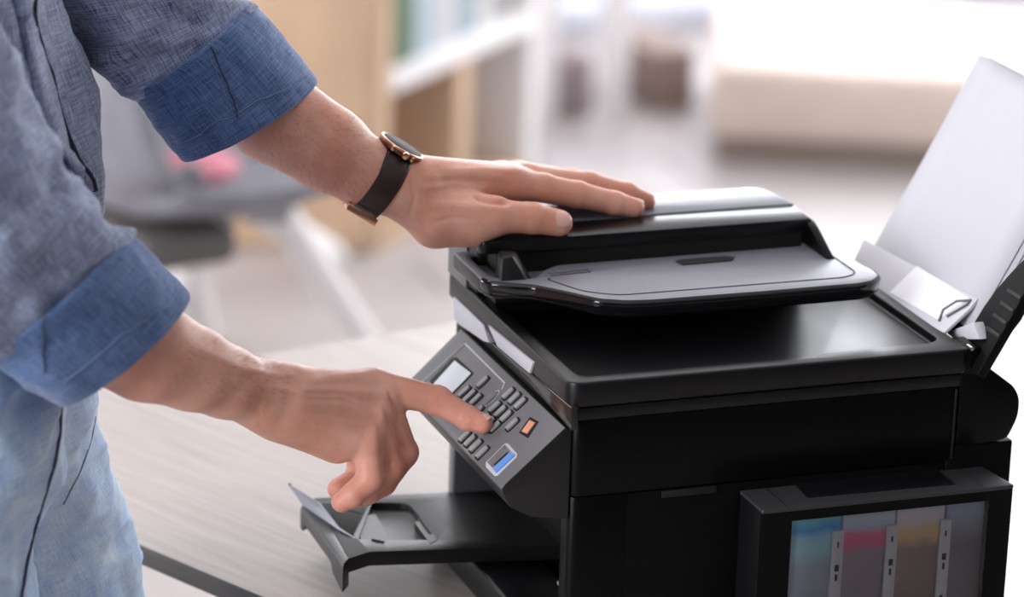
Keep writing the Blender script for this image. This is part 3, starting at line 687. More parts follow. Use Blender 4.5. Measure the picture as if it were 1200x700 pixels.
# ---------------------------------------------------------------- person
def J(px, py, y): return at(px, py, y=y)
class Field:
    def __init__(s, lo, hi, h):
        s.lo = np.array(lo); s.h = h; s.n = tuple(int(math.ceil(q)) + 1 for q in (np.array(hi) - s.lo) / h)
        s.ax = [(s.lo[i] + h * np.arange(s.n[i])).astype(np.float32) for i in range(3)]
        s.D = np.full(s.n, .05, np.float32)
    def cone(s, a, b, ra, rb, k, D=None, flat=None):
        D = s.D if D is None else D
        a, b = np.array(a, float), np.array(b, float); R = max(ra, rb) + k * 2 + .006
        l0 = np.minimum(a, b) - R; h0 = np.maximum(a, b) + R
        i0 = np.clip(((l0 - s.lo) / s.h).astype(int), 0, None); i1 = np.minimum(((h0 - s.lo) / s.h).astype(int) + 2, s.n)
        if np.any(i1 <= i0): return
        sl = tuple(slice(i0[i], i1[i]) for i in range(3))
        X, Y, Z = np.meshgrid(*[s.ax[i][sl[i]] for i in range(3)], indexing='ij', sparse=True)
        ba = b - a; L = ba @ ba + 1e-12
        t = np.clip(((X - a[0]) * ba[0] + (Y - a[1]) * ba[1] + (Z - a[2]) * ba[2]) / L, 0, 1)
        d = np.sqrt((X - a[0] - ba[0] * t) ** 2 + (Y - a[1] - ba[1] * t) ** 2 + (Z - a[2] - ba[2] * t) ** 2) - (ra + (rb - ra) * t)
        cur = D[sl]; hh = np.maximum(k - np.abs(cur - d), 0) / max(k, 1e-6)
        D[sl] = np.minimum(cur, d) - hh * hh * k * .25
    def chain(s, pts, rs, k, D=None):
        for i in range(len(pts) - 1): s.cone(pts[i], pts[i + 1], rs[i], rs[i + 1], k, D)
    def sub(s): return np.full(s.n, .05, np.float32)
    def merge(s, D2, k):
        hh = np.maximum(k - np.abs(s.D - D2), 0) / max(k, 1e-6)
        s.D = np.minimum(s.D, D2) - hh * hh * k * .25
def surface_nets(F):
    D = F.D; nx, ny, nz = D.shape; ins = D < 0
    c = np.zeros((nx - 1, ny - 1, nz - 1), np.int8)
    for dx in (0, 1):
        for dy in (0, 1):
            for dz in (0, 1): c += ins[dx:nx - 1 + dx, dy:ny - 1 + dy, dz:nz - 1 + dz]
    act = (c > 0) & (c < 8); I = np.argwhere(act); idx = np.full(act.shape, -1, np.int64); idx[act] = np.arange(len(I))
    P = np.zeros((len(I), 3)); W = np.zeros(len(I))
    cor = [(0, 0, 0), (1, 0, 0), (0, 1, 0), (1, 1, 0), (0, 0, 1), (1, 0, 1), (0, 1, 1), (1, 1, 1)]
    for a in range(8):
        for b in range(a + 1, 8):
            if sum(abs(cor[a][i] - cor[b][i]) for i in range(3)) != 1: continue
            da = D[I[:, 0] + cor[a][0], I[:, 1] + cor[a][1], I[:, 2] + cor[a][2]]; db = D[I[:, 0] + cor[b][0], I[:, 1] + cor[b][1], I[:, 2] + cor[b][2]]
            m_ = (da < 0) != (db < 0); t = np.where(m_, da / np.where(m_, da - db, 1), 0)[:, None]
            P += np.where(m_[:, None], np.array(cor[a]) + (np.array(cor[b]) - np.array(cor[a])) * t, 0); W += m_
    V = F.lo + (I + P / W[:, None]) * F.h
    faces = []
    for ax in range(3):
        sl0 = [slice(None)] * 3; sl1 = [slice(None)] * 3; sl0[ax] = slice(0, -1); sl1[ax] = slice(1, None)
        A, B = ins[tuple(sl0)], ins[tuple(sl1)]; E = np.argwhere(A != B)
        u, v = (ax + 1) % 3, (ax + 2) % 3
        E = E[(E[:, u] > 0) & (E[:, v] > 0) & (E[:, u] < D.shape[u] - 1) & (E[:, v] < D.shape[v] - 1)]
        flip = A[E[:, 0], E[:, 1], E[:, 2]]
        q = []
        for du, dv in ((-1, -1), (0, -1), (0, 0), (-1, 0)):
            K = E.copy(); K[:, u] += du; K[:, v] += dv; q.append(idx[K[:, 0], K[:, 1], K[:, 2]])
        q = np.stack(q, 1); q[~flip] = q[~flip][:, ::-1]; faces.append(q)
    return V, np.concatenate(faces)

def hand_build(spec, h):
    allp = np.array([p for ch in spec['all'] for p in ch[0]]); lo = allp.min(0) - .055; hi = allp.max(0) + .055
    F = Field(lo, hi, h)
    for pts, rs, k in spec['palm']:
        D = F.sub(); F.chain(pts, rs, .005, D); F.merge(D, k)
    for pts, rs in spec['fingers']:
        D = F.sub(); F.chain(pts, rs, .0015, D)
        # joint swellings
        for j in (1, 2):
            F.cone(pts[j] - .001, pts[j] + .001, rs[j] * .93, rs[j] * .93, .003, D)
        F.merge(D, spec.get('web', .006))
    for a, b, r1, r2 in spec.get('ridges', []): F.cone(a, b, r1, r2, .010)
    V, Q = surface_nets(F)
    # laplacian relaxation
    e = np.concatenate([Q[:, [0, 1]], Q[:, [1, 2]], Q[:, [2, 3]], Q[:, [3, 0]]])
    for it in range(3):
        S_ = np.zeros_like(V); C_ = np.zeros(len(V))
        for a, b in ((0, 1), (1, 0)):
            for c in range(3): S_[:, c] += np.bincount(e[:, a], V[e[:, b], c], len(V))
            C_ += np.bincount(e[:, a], minlength=len(V))
        V = V + .5 * (S_ / C_[:, None] - V)
    return V, Q
def vnormals(V, Q):
    n = np.cross(V[Q[:, 2]] - V[Q[:, 0]], V[Q[:, 3]] - V[Q[:, 1]]); N_ = np.zeros_like(V)
    for i in range(4):
        for c in range(3): N_[:, c] += np.bincount(Q[:, i], n[:, c], len(V))
    return N_ / (np.linalg.norm(N_, axis=1)[:, None] + 1e-12)

HV = np.array([0, 0, 1.])
# ---- far (left) hand lying on the feeder
Lw = J(448, 213, .245)
L = {}
Li = [J(604, 216, .256), J(676, 228, .250), J(720, 238, .246), J(744, 243.5, .243)]
Lm = [J(618, 210, .276), J(690, 216, .273), J(735, 227, .270), J(757, 236, .266)]
off = Li[0] * 0 + np.array([-.002, .019, -.002])
Lr = [p + off * s + np.array([-.006 * k, 0, 0]) for k, (p, s) in enumerate(zip(Lm, (1, 1.05, 1.05, 1)))]
Ll = [p + np.array([-.010 - .010 * k, .038, -.006 - .002 * k]) for k, p in enumerate(Lm)]
Ll[3] = Ll[2] + np.array([.018, .003, -.006])
Lt = [J(530, 250, .226), J(580, 253, .214), J(624, 256, .209), J(655, 261.5, .207)]
arm_l = [J(210, 20, .32), J(262, 82, .30), J(320, 134, .277), J(385, 175, .257), J(425, 201, .248), Lw, J(475, 220, .243)]
spec = dict(
    palm=[(arm_l, [.034, .0365, .0402, .0358, .0295, .0265, .024], .008),
          ([J(465, 212, .240), Li[0]], [.0205, .0135], .012), ([J(468, 210, .250), Lm[0]], [.020, .0125], .012),
          ([J(465, 214, .262), Lr[0]], [.019, .012], .012), ([J(465, 218, .272), Ll[0]], [.018, .0115], .012),
          ([J(490, 232, .245), J(560, 232, .258)], [.021, .016], .014), ([J(490, 240, .265), J(560, 235, .290)], [.020, .014], .014),
          ([J(482, 232, .234), J(510, 262, .222), J(553, 264, .218)], [.021, .0205, .0188], .014),
          ([Lt[0], Lt[1]], [.0175, .0150], .014)],
    fingers=[(Li, [.0132, .0116, .0101, .0086]), (Lm, [.0125, .0110, .0097, .0084]), (Lr, [.0122, .0108, .009, .0078]), (Ll, [.0112, .0095, .0082, .0072]), (Lt, [.0175, .0152, .0128, .0116])],
    web=.007)
spec['all'] = [(arm_l[2:], 0), (Li, 0), (Ll, 0), (Lt, 0)]
spec['ridges'] = [(J(505, 204, .243), J(598, 208, .256), .0020, .0040), (J(505, 203, .262), J(612, 204, .277), .0020, .0040)]
VL, QL = hand_build(spec, .0012)
# ---- near (right) hand pressing a key
tipc = ppt(573, 504.5, .0085)
Ri = [J(438, 452, .125), J(512, 469.5, .113), J(548, 490, .098), tipc]
Rm = [J(450, 467, .119), J(473, 531, .112), J(450, 566, .103), J(428, 582, .108)]
Rr = [J(442, 490, .106), J(457, 548, .098), J(432, 576, .094), J(411, 586, .100)]
Rl = [J(430, 516, .093), J(434, 560, .084), J(414, 580, .083), J(400.5, 588.5, .086)]
Rt = [J(392, 495, .130), J(424, 532, .142), J(420, 562, .136), J(397, 573.5, .128)]
Rw = J(296, 459, .09)
arm_r = [J(60, 360, .03), J(120, 388, .04), J(172, 411, .052), J(225, 432, .066), J(265, 448, .08), Rw, J(325, 466, .096)]
spec2 = dict(
    palm=[(arm_r, [.036, .040, .0400, .0335, .0290, .0265, .024], .008),
          ([J(325, 454, .100), Ri[0]], [.0155, .0125], .018), ([J(314, 455, .095), Rm[0]], [.018, .0118], .012),
          ([J(314, 468, .090), Rr[0]], [.018, .0118], .012), ([J(312, 480, .088), Rl[0]], [.0185, .0125], .012),
          ([J(335, 470, .100), J(405, 482, .115)], [.022, .019], .014), ([J(325, 488, .096), J(395, 516, .104)], [.0185, .0195], .014),
          ([J(340, 485, .115), J(385, 505, .135)], [.018, .0165], .014)],
    fingers=[(Ri, [.0138, .0122, .0100, .0086]), (Rm, [.0125, .0122, .0102, .0086]), (Rr, [.0122, .0118, .0100, .0084]), (Rl, [.0125, .0112, .0098, .0088]), (Rt, [.014, .0125, .0110, .0096])],
    web=.006)
spec2['all'] = [(arm_r[2:], 0), (Ri, 0), (Rm, 0), (Rl, 0), (Rt, 0)]
vw = -FW * .0
def toward(p, d): return p - FW * d
spec2['ridges'] = [] and [(toward(J(350, 447, .10), .0155), toward(J(432, 448, .120), .0115), .0025, .0042), (toward(J(345, 458, .096), .016), toward(J(446, 465, .114), .0105), .0025, .0042),
                   (toward(J(345, 470, .092), .016), toward(J(438, 489, .102), .0105), .0022, .0040), (toward(J(340, 480, .090), .0165), toward(J(426, 514, .090), .0105), .0020, .0040),
                   (toward(J(330, 462, .09), .0205), toward(J(395, 474, .10), .0165), .0012, .0016), (toward(J(360, 470, .09), .0185), toward(J(400, 500, .10), .0160), .0014, .0014)]
VR, QR = hand_build(spec2, .0012)

def crease(V, N_, fing, rs, dors, which, depth=.0006, sp=.0017, width=.0006):
    """shallow wrinkle rings on the back of a joint"""
    out = V
    for j in which:
        p = fing[j]; d = fing[j + 1] - fing[j - 1]; d = d / np.linalg.norm(d)
        rel = out - p; s = rel @ d; rad = np.linalg.norm(rel - np.outer(s, d), axis=1)
        mk = (rad < rs[j] * 1.5) & (np.abs(s) < .008); dn = dors - (dors @ d) * d; dn /= np.linalg.norm(dn)
        face = np.clip(N_ @ dn, 0, 1) ** .7
        wv = 0
        for kk, am in ((-1.1, .6), (0, 1), (1.1, .7)): wv = wv + am * np.exp(-((s - kk * sp + .0006 * np.sin((rel @ np.cross(d, dn)) * 700 + kk)) / width) ** 2)
        out = out - N_ * (depth * wv * face * mk)[:, None]
    return out
NL, NR = vnormals(VL, QL), vnormals(VR, QR)
upn = np.array([.1, -.35, .93]); camd = -FW * .75 + UP * .66
VL = crease(VL, NL, Li, [.013, .0118, .0096, .008], upn, (1, 2)); VL = crease(VL, NL, Lm, [.0125, .0112, .0094, .008], upn, (1, 2)); VL = crease(VL, NL, Lt, [.016, .0145, .0126, .011], upn * .5 + np.array([0, -1, .2]), (2,), .0006)
VR = crease(VR, NR, Ri, [.0138, .0122, .0100, .0086], camd, (1, 2), .0007)

def project(V):
    q = V - CP; d = q @ FW
    return np.stack([600 + FPX * (q @ RT) / d, 350 - FPX * (q @ UP) / d], 1)
def relief(V, N_, lines, facing):
    px = project(V); fc = np.clip((N_ @ facing - .1) * 2.5, 0, 1); H_ = np.zeros(len(V))
    for pts, h, w_ in lines:
        if len(pts) == 1: H_ += h * np.exp(-((px - np.array(pts[0])) ** 2).sum(1) / w_ ** 2); continue
        best = np.zeros(len(V)); n_ = len(pts) - 1
        for k in range(n_):
            a, b = np.array(pts[k], float), np.array(pts[k + 1], float); ba = b - a; t = np.clip(((px - a) @ ba) / (ba @ ba), 0, 1)
            d2 = ((px - a - np.outer(t, ba)) ** 2).sum(1); g = (k + t) / n_
            best = np.maximum(best, np.exp(-d2 / w_ ** 2) * np.clip(g * 4 + .15, 0, 1) * np.clip((1 - g) * 5 + .15, 0, 1))
        H_ += h * best
    return V + N_ * (H_ * 1.6 * fc)[:, None]
VR = relief(VR, NR, [([(430, 442)], .0012, 13), ([(452, 464)], .0018, 12), ([(446, 487)], .0018, 12), ([(438, 515)], .0020, 13),
    ([(345, 450), (390, 444), (430, 440)], .0011, 6), ([(335, 458), (395, 458), (448, 463)], .0013, 6), ([(345, 472), (400, 476), (442, 487)], .0012, 6), ([(350, 492), (395, 500), (434, 514)], .0010, 7),
    ([(320, 452), (360, 466), (398, 466), (430, 477)], .0007, 3), ([(340, 486), (372, 488), (412, 497), (432, 500)], .0006, 3), ([(280, 430), (320, 440), (350, 441)], .0006, 4),
    ([(448, 477), (462, 505), (474, 535)], -.0016, 4), ([(442, 502), (452, 530), (452, 560)], -.0016, 4), ([(452, 452), (462, 480), (488, 520)], -.0010, 4),
    ([(300, 440), (306, 462), (300, 492)], -.0006, 3), ([(318, 445), (322, 468)], -.0004, 3), ([(250, 440), (290, 462), (315, 478)], .0009, 7), ([(232, 408), (270, 428), (300, 440)], .0010, 8)], -FW * .8 + UP * .6)
VL = relief(VL, NL, [([(606, 208)], .0012, 12), ([(640, 206)], .0010, 10), ([(500, 208), (550, 205), (604, 208)], .0010, 5), ([(510, 200), (570, 199), (620, 203)], .0009, 4),
    ([(490, 222), (530, 216), (570, 222)], .0007, 4), ([(500, 240), (540, 242), (590, 246)], .0011, 6), ([(553, 229), (572, 236), (600, 238)], -.0022, 4), ([(480, 205), (486, 230), (480, 258)], -.0006, 3), ([(505, 262), (530, 255), (560, 258)], -.0006, 4),
    ([(350, 125), (400, 175), (430, 205)], .0010, 9), ([(320, 150), (370, 190), (420, 225)], -.0008, 9)], -FW * .8 + UP * .6)

# coarse trunk under the clothes
FB = Field((-.95, -.25, .0), (-.05, .66, 2.02), .009)
ch = lambda pts, rs, k=.05: FB.chain([np.array(p, float) for p in pts], rs, k)
T = lambda px, py, y: tuple(J(px, py, y))
ch([T(-100, 440, .14), T(-110, 250, .19), T(-120, 60, .21), T(-140, -200, .22)], [.06, .08, .09, .09]); ch([T(-140, -200, .22), T(-140, -400, .22), T(-120, -520, .22)], [.09, .065, .06])
ch([T(-140, -240, .22), T(20, -230, .36), T(78, -90, .35), tuple(arm_l[0])], [.07, .045, .045, .038], .02); ch([T(-140, -240, .22), T(-190, -150, .05), T(-150, 60, .01), T(-60, 250, .005), tuple(arm_r[0])], [.07, .05, .045, .042, .036], .02)
ch([T(-90, 500, .16), T(-10, 630, .19), T(40, 900, .20), T(65, 1640, .205)], [.075, .06, .05, .04], .03)
ch([T(-110, 500, .10), T(-90, 640, .075), T(-90, 900, .07), T(-70, 1640, .07)], [.075, .06, .05, .04], .03)
for f_ in (T(65, 1640, .205), T(-70, 1640, .07)): ch([(f_[0], f_[1], .04), (f_[0] + .14, f_[1] - .01, .035)], [.036, .03], .02)
hc = np.array(T(-120, -520, .22)) + np.array([.03, 0, .075])
hp = lambda x, y, z: tuple(hc + np.array([x, y, z]))
ch([hp(-.03, 0, .03), hp(.02, 0, .03)], [.082, .078], .02); ch([hp(.035, 0, -.02), hp(.060, 0, -.075)], [.055, .030], .03)
ch([hp(.088, 0, .010), hp(.108, 0, -.022)], [.008, .013], .012); ch([hp(.083, -.03, .022), hp(.083, .03, .022)], [.012, .012], .02)
ch([hp(.086, -.018, -.048), hp(.086, .018, -.048)], [.008, .008], .006)
for sy in (-1, 1): ch([hp(-.01, sy * .080, .015), hp(-.012, sy * .083, -.020)], [.014, .009], .006)
VB, QB = surface_nets(FB)
V = np.concatenate([VL, VR, VB]); Q = np.concatenate([QL, QR + len(VL), QB + len(VL) + len(VR)])
me = bpy.data.meshes.new('person'); me.from_pydata(V.tolist(), [], Q.tolist()); me.update()
red = np.zeros(len(V), np.float32)
for pts, a, rr in ([(Li, .55, .013), (Lm, .5, .012), (Lt, .35, .015), (Ri, .6, .014), (Rm, .5, .014), (Rr, .5, .014), (Rl, .5, .013), (Rt, .6, .014)]):
    for j, p in enumerate(pts):
        s_ = (.9 if j == 3 else .7) * a
        red = np.maximum(red, s_ * np.exp(-((V - p) ** 2).sum(1) / (rr * 1.15) ** 2))
at_ = me.attributes.new('red', 'FLOAT', 'POINT'); at_.data.foreach_set('value', red)
me.materials.append(skinm)
person = link('person', me, None, None, True, 0)
tag(person, 'man in blue chambray shirt and light jeans pressing a printer key', 'person')

FH = Field(hc - .15, hc + .17, .008)
FH.cone(hc + np.array([-.035, 0, .042]), hc + np.array([.018, 0, .050]), .086, .080, .01); FH.cone(hc + np.array([-.05, 0, .0]), hc + np.array([-.05, 0, -.05]), .068, .050, .03)
VH, QH = surface_nets(FH); me = bpy.data.meshes.new('hair'); me.from_pydata(VH.tolist(), [], QH.tolist()); me.update()
link('hair', me, mat('brown_hair', (.05, .03, .02), .6, noise_amt=.5, noise_scale=150, bump=1., bump_scale=400), person, True, 0)
for sy in (-1, 1):
    bm = bmesh.new(); bmesh.ops.create_uvsphere(bm, u_segments=16, v_segments=10, radius=.0115, matrix=Matrix.Translation(tuple(hc + np.array([.080, sy * .031, .004])))); from_bm('eye', bm, whitep, person, sharp=0)

def nail(c, axis, nrm, ln, wd, lift, name='fingernail'):
    axis = axis / np.linalg.norm(axis); nrm = nrm - (nrm @ axis) * axis; nrm /= np.linalg.norm(nrm); sd = np.cross(axis, nrm)
    bm = bmesh.new(); n = 10; g = []
    for j in range(n + 1):
        v = -1 + 2 * j / n; row = []
        for i in range(n + 1):
            u = -1 + 2 * i / n
            k = (1 - .25 * abs(v) ** 3); uu = u * math.sqrt(max(0, 1 - .5 * v * v * v * v)) * k; vv = v * math.sqrt(max(0, 1 - .35 * u * u))
            p = c + sd * (uu * wd / 2) + axis * (vv * ln / 2) + nrm * (lift - .0032 * uu * uu - .0010 * vv * vv)
            row.append(bm.verts.new(tuple(p)))
        g.append(row)
    for j in range(n):
        for i in range(n): bm.faces.new([g[j][i], g[j][i + 1], g[j + 1][i + 1], g[j + 1][i]])
    o = from_bm(name, bm, nailm, person, sharp=0); md = o.modifiers.new('t', 'SOLIDIFY'); md.thickness = .0006; md.offset = 0
    return o
nail(Lt[3] + (Lt[3] - Lt[2]) * -.04, Lt[3] - Lt[2], np.array([-.1, -.80, .62]), .0165, .0150, .0122)
nail(Li[3], Li[3] - Li[2], np.array([.2, -.25, .95]), .0115, .0105, .0082)
nail(Lm[3], Lm[3] - Lm[2], np.array([.2, -.1, .95]), .0115, .0105, .0082)
nail(Lr[3], Lr[3] - Lr[2], np.array([.2, 0, .95]), .011, .010, .0080)
nail(Ll[3], Ll[3] - Ll[2], np.array([.2, .1, .95]), .009, .0085, .0073)
nail(Ri[3] + (Ri[3] - Ri[2]) * .02, Ri[3] - Ri[2], UP * .8 - FW * .35 + RT * .3, .0115, .0105, .0088)
nail(Rl[3], Rl[3] - Rl[2], -FW * .6 - UP * .6, .008, .008, .0080)
# fine hair on forearms and the backs of the hands
random.seed(7); rng = np.random.default_rng(3)
hb = bmesh.new()
def hairs(Vs, Ns, sel, n, flow, ln):
    ids = rng.choice(np.where(sel)[0], n)
    for i in ids:
        p, nn_ = Vs[i], Ns[i]; d = flow + nn_ * rng.uniform(.35, .9) + rng.normal(0, .35, 3); d /= np.linalg.norm(d); l = ln * rng.uniform(.5, 1.1)
        s = np.cross(d, nn_); s /= (np.linalg.norm(s) + 1e-9); w_ = .00006; q1 = p + d * l * .5 + np.array([0, 0, -.0003]); q2 = p + d * l + np.array([0, 0, -.0012]) * l / .006
        a, b, c, e_ = hb.verts.new(tuple(p - s * w_)), hb.verts.new(tuple(p + s * w_)), hb.verts.new(tuple(q1 + s * w_ * .8)), hb.verts.new(tuple(q1 - s * w_ * .8)); f_ = hb.verts.new(tuple(q2))
        hb.faces.new([a, b, c, e_]); hb.faces.new([e_, c, f_])
flL = (arm_l[5] - arm_l[2]); flL /= np.linalg.norm(flL); flR = (arm_r[5] - arm_r[2]); flR /= np.linalg.norm(flR)
sL = ((VL - arm_l[2]) @ flL > 0) & ((VL - arm_l[5]) @ flL < .0) ; sLb = ((VL - arm_l[5]) @ flL > .02) & ((VL - arm_l[5]) @ flL < .12) & (NL[:, 2] > .6)
sR = ((VR - arm_r[2]) @ flR > 0) & ((VR - arm_r[5]) @ flR < .01)
hairs(VL, NL, sL, 2200, flL * .8, .007); hairs(VL, NL, sLb, 260, flL * .6, .004); hairs(VR, NR, sR & (NR[:, 2] > -.3), 1000, flR * .8, .0065)
hm = mat('arm_hair', (.16, .09, .06), .5)
ho = from_bm('arm_hair', hb, hm, person, sharp=0); ho['kind'] = 'stuff'

# ---- cloth tubes: each ring from two silhouette points at a depth
def catmull(P, t):
    n = len(P) - 1; x = t * n; i = min(int(x), n - 1); f = x - i
    p0, p1, p2, p3 = P[max(i - 1, 0)], P[i], P[i + 1], P[min(i + 2, n)]
    return .5 * ((2 * p1) + (-p0 + p2) * f + (2 * p0 - 5 * p1 + 4 * p2 - p3) * f * f + (-p0 + 3 * p1 - 3 * p2 + p3) * f ** 3)
def cloth(name, rings, mt, parent, nu=96, nv=120, wr=None, thick=.0016, turn=0):
    C_, Hh, R_ = [], [], []
    for (A, B, y, rd) in rings:
        a, b = J(A[0], A[1], y), J(B[0], B[1], y); C_.append((a + b) / 2); Hh.append((a - b) / 2); R_.append(np.array([rd]))
    vs = []; uvs = []
    vd = np.array([FW[0], FW[1], FW[2] * .0]); vd /= np.linalg.norm(vd)
    dist = 0; last = None; grid = []
    for j in range(nv + 1):
        t = j / nv; c = catmull(C_, t); h_ = catmull(Hh, t); rd = catmull(R_, t)[0]
        if last is not None: dist += np.linalg.norm(c - last)
        last = c; row = []
        hl = np.linalg.norm(h_)
        for i in range(nu + 1):
            th = 2 * math.pi * i / nu; n_ = h_ / hl * math.cos(th) + -vd * math.sin(th)
            p = c + h_ * math.cos(th) - vd * (rd * math.sin(th))
            if wr: p = p + n_ * wr(p, th, t, dist)
            row.append(tuple(p)); uvs.append((th * (hl + rd) / 2, dist))
        grid.append(row)
    bm = bmesh.new(); uvl = bm.loops.layers.uv.new('UVMap')
    g = [[bm.verts.new(grid[j][i]) for i in range(nu)] for j in range(nv + 1)]
    for j in range(nv):
        for i in range(nu):
            f = bm.faces.new([g[j][i], g[j][(i + 1) % nu], g[j + 1][(i + 1) % nu], g[j + 1][i]])
            for l, (jj, ii) in zip(f.loops, ((j, i), (j, i + 1), (j + 1, i + 1), (j + 1, i))): l[uvl].uv = uvs[jj * (nu + 1) + ii]
    o = from_bm(name, bm, mt, parent, sharp=0)
    md = o.modifiers.new('t', 'SOLIDIFY'); md.thickness = thick; md.offset = -1
    return o, grid
def nz3(p, s, seed=0.): return noise.noise(Vector((p[0] * s[0] + seed, p[1] * s[1], p[2] * s[2])))
def ridged(p, s, seed=0.): return 1 - 2 * abs(nz3(p, s, seed))
def wr_sleeve(p, th, t, d):
    f = min(1, (1 - t) / .12); a = .011 * ridged(p, (11, 7, 13), 3.1); b = .0065 * ridged(p, (26, 16, 30), 9.2) + .0012 * ridged(p, (80, 60, 80), 1.); return (a + b - .006) * f - .002 * (1 - f)
def wr_torso(p, th, t, d):
    return .014 * ridged(p, (14, 9, 4), 1.7) + .0075 * ridged(p, (34, 20, 11), 5.5) - .007
def wr_cuff(p, th, t, d): return .0022 * ridged(p, (30, 20, 30), 2.2) + .0008 * nz3(p, (120, 120, 120))
def wr_jeans(p, th, t, d): return .011 * ridged(p, (10, 8, 15), 7.7) + .0040 * ridged(p, (26, 20, 36), 4.4) + .001 * ridged(p, (90, 80, 90), .4) - .005

shirt, gt = cloth('shirt', [((-60, -470), (-200, -450), .22, .065), ((-40, -430), (-230, -410), .22, .085), ((30, -370), (-340, -330), .22, .15), ((60, -260), (-360, -200), .22, .15), ((64, -120), (-350, -60), .22, .17), ((70, 0), (-320, 30), .22, .18), ((84, 62), (-300, 110), .22, .18), ((101, 140), (-290, 190), .21, .18), ((111, 205), (-280, 270), .21, .17), ((104, 270), (-280, 340), .20, .16), ((96, 350), (-270, 410), .20, .16), ((92, 432), (-260, 480), .20, .16)], shirt_m, person, 128, 150, wr_torso)
# placket strip along the open front edge
pl = [(38, -10), (47, 30), (58, 75), (68, 120), (84, 170), (101, 200), (111, 214), (110, 225), (103, 226)]
cloth('sleeve', [((60, -360), (-120, -240), .33, .070), ((110, -250), (-80, -190), .37, .080), ((190, -100), (-25, -70), .35, .072), ((240, -40), (45, -10), .33, .068), ((272, -5), (108, 62), .31, .064), ((288, 14), (152, 106), .29, .059), ((290, 24), (166, 118), .287, .054)], shirt_m, shirt, 96, 110, wr_sleeve)
cuffL, cuffLg = cloth('cuff', [((284, 14), (168, 108), .288, .052), ((289, 6), (157, 101), .288, .068), ((313, 27), (171, 125), .284, .070), ((341, 61), (191, 154), .280, .070), ((367, 93), (212, 180), .276, .067), ((367, 99), (217, 181), .275, .059), ((360, 97), (222, 174), .276, .055), ((345, 80), (212, 160), .279, .053)], cuff_m, shirt, 96, 60, wr_cuff)
cloth('sleeve', [((-150, -330), (-330, -190), .10, .080), ((-110, -200), (-370, -80), .04, .085), ((-60, -40), (-330, 60), .02, .080), ((-10, 40), (-290, 190), .01, .072), ((26, 122), (-230, 290), .0, .072), ((62, 196), (-150, 370), .0, .072), ((108, 250), (-70, 412), .01, .070), ((142, 286), (-12, 408), .02, .066), ((150, 296), (2, 418), .025, .062)], shirt_m, shirt, 96, 110, wr_sleeve)
cuffR, cuffRg = cloth('cuff', [((134, 290), (0, 402), .022, .060), ((142, 277), (-16, 403), .022, .074), ((164, 294), (6, 424), .028, .076), ((192, 321), (38, 448), .034, .074), ((217, 349), (69, 463), .040, .070), ((219, 356), (76, 464), .041, .068), ((210, 356), (84, 456), .041, .058), ((195, 340), (70, 444), .038, .056)], cuff_m, shirt, 96, 60, wr_cuff)

def surf(grid, px, py):
    G = np.array([p for r in grid for p in r]); q = project(G); d = ((q - np.array([px, py])) ** 2).sum(1); dep = (G - CP) @ FW
    near = np.where(d < max(36, d.min() * 2))[0]; return G[near[np.argmin(dep[near])]] - FW * .0006
def seam(name, grid, pts, r, mt, par, step=5):
    P = []
    for a, b in zip(pts, pts[1:]):
        n_ = max(1, int(math.hypot(b[0] - a[0], b[1] - a[1]) / step))
        for k in range(n_): P.append(surf(grid, a[0] + (b[0] - a[0]) * k / n_, a[1] + (b[1] - a[1]) * k / n_))
    P.append(surf(grid, *pts[-1])); P = np.array(P)
    for _ in range(2): P[1:-1] = (P[:-2] + P[1:-1] * 2 + P[2:]) / 4
    return tube(name, P, r, mt, par, 6)
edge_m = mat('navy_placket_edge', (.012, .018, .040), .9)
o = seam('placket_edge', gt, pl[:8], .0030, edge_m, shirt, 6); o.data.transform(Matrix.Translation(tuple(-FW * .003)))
P1 = [surf(gt, x - 1, y) - FW * .001 for x, y in pl[:8]]; P2 = [surf(gt, x - d, y + 2) - FW * .001 for (x, y), d in zip(pl[:8], (20, 20, 20, 20, 18, 15, 12, 8))]
bm = bmesh.new(); a_ = [bm.verts.new(tuple(p)) for p in P1]; b_ = [bm.verts.new(tuple(p)) for p in P2]
for i in range(7): bm.faces.new([a_[i], a_[i + 1], b_[i + 1], b_[i]])
uvl = bm.loops.layers.uv.new('UVMap')
for f in bm.faces:
    for l in f.loops: l[uvl].uv = (l.vert.co.y, l.vert.co.z)
o = from_bm('placket', bm, shirt_m, shirt); o.modifiers.new('t', 'SOLIDIFY').thickness = .0025
stitch_m = mat('stitching', (.16, .22, .36), .9)
seam('seam', cuffLg, [(249, 50), (262, 78), (274, 108), (284, 139)], .0007, seam_m, cuffL)
seam('seam', cuffLg, [(243, 53), (256, 82), (268, 112), (279, 142)], .0004, stitch_m, cuffL)
seam('hem_stitch', cuffLg, [(361, 90), (310, 118), (262, 144), (217, 170)], .0005, stitch_m, cuffL)
seam('hem_stitch', cuffRg, [(208, 348), (160, 385), (110, 424), (78, 450)], .0005, stitch_m, cuffR)
seam('seam', cuffRg, [(52, 372), (54, 400), (52, 440)], .0008, seam_m, cuffR)

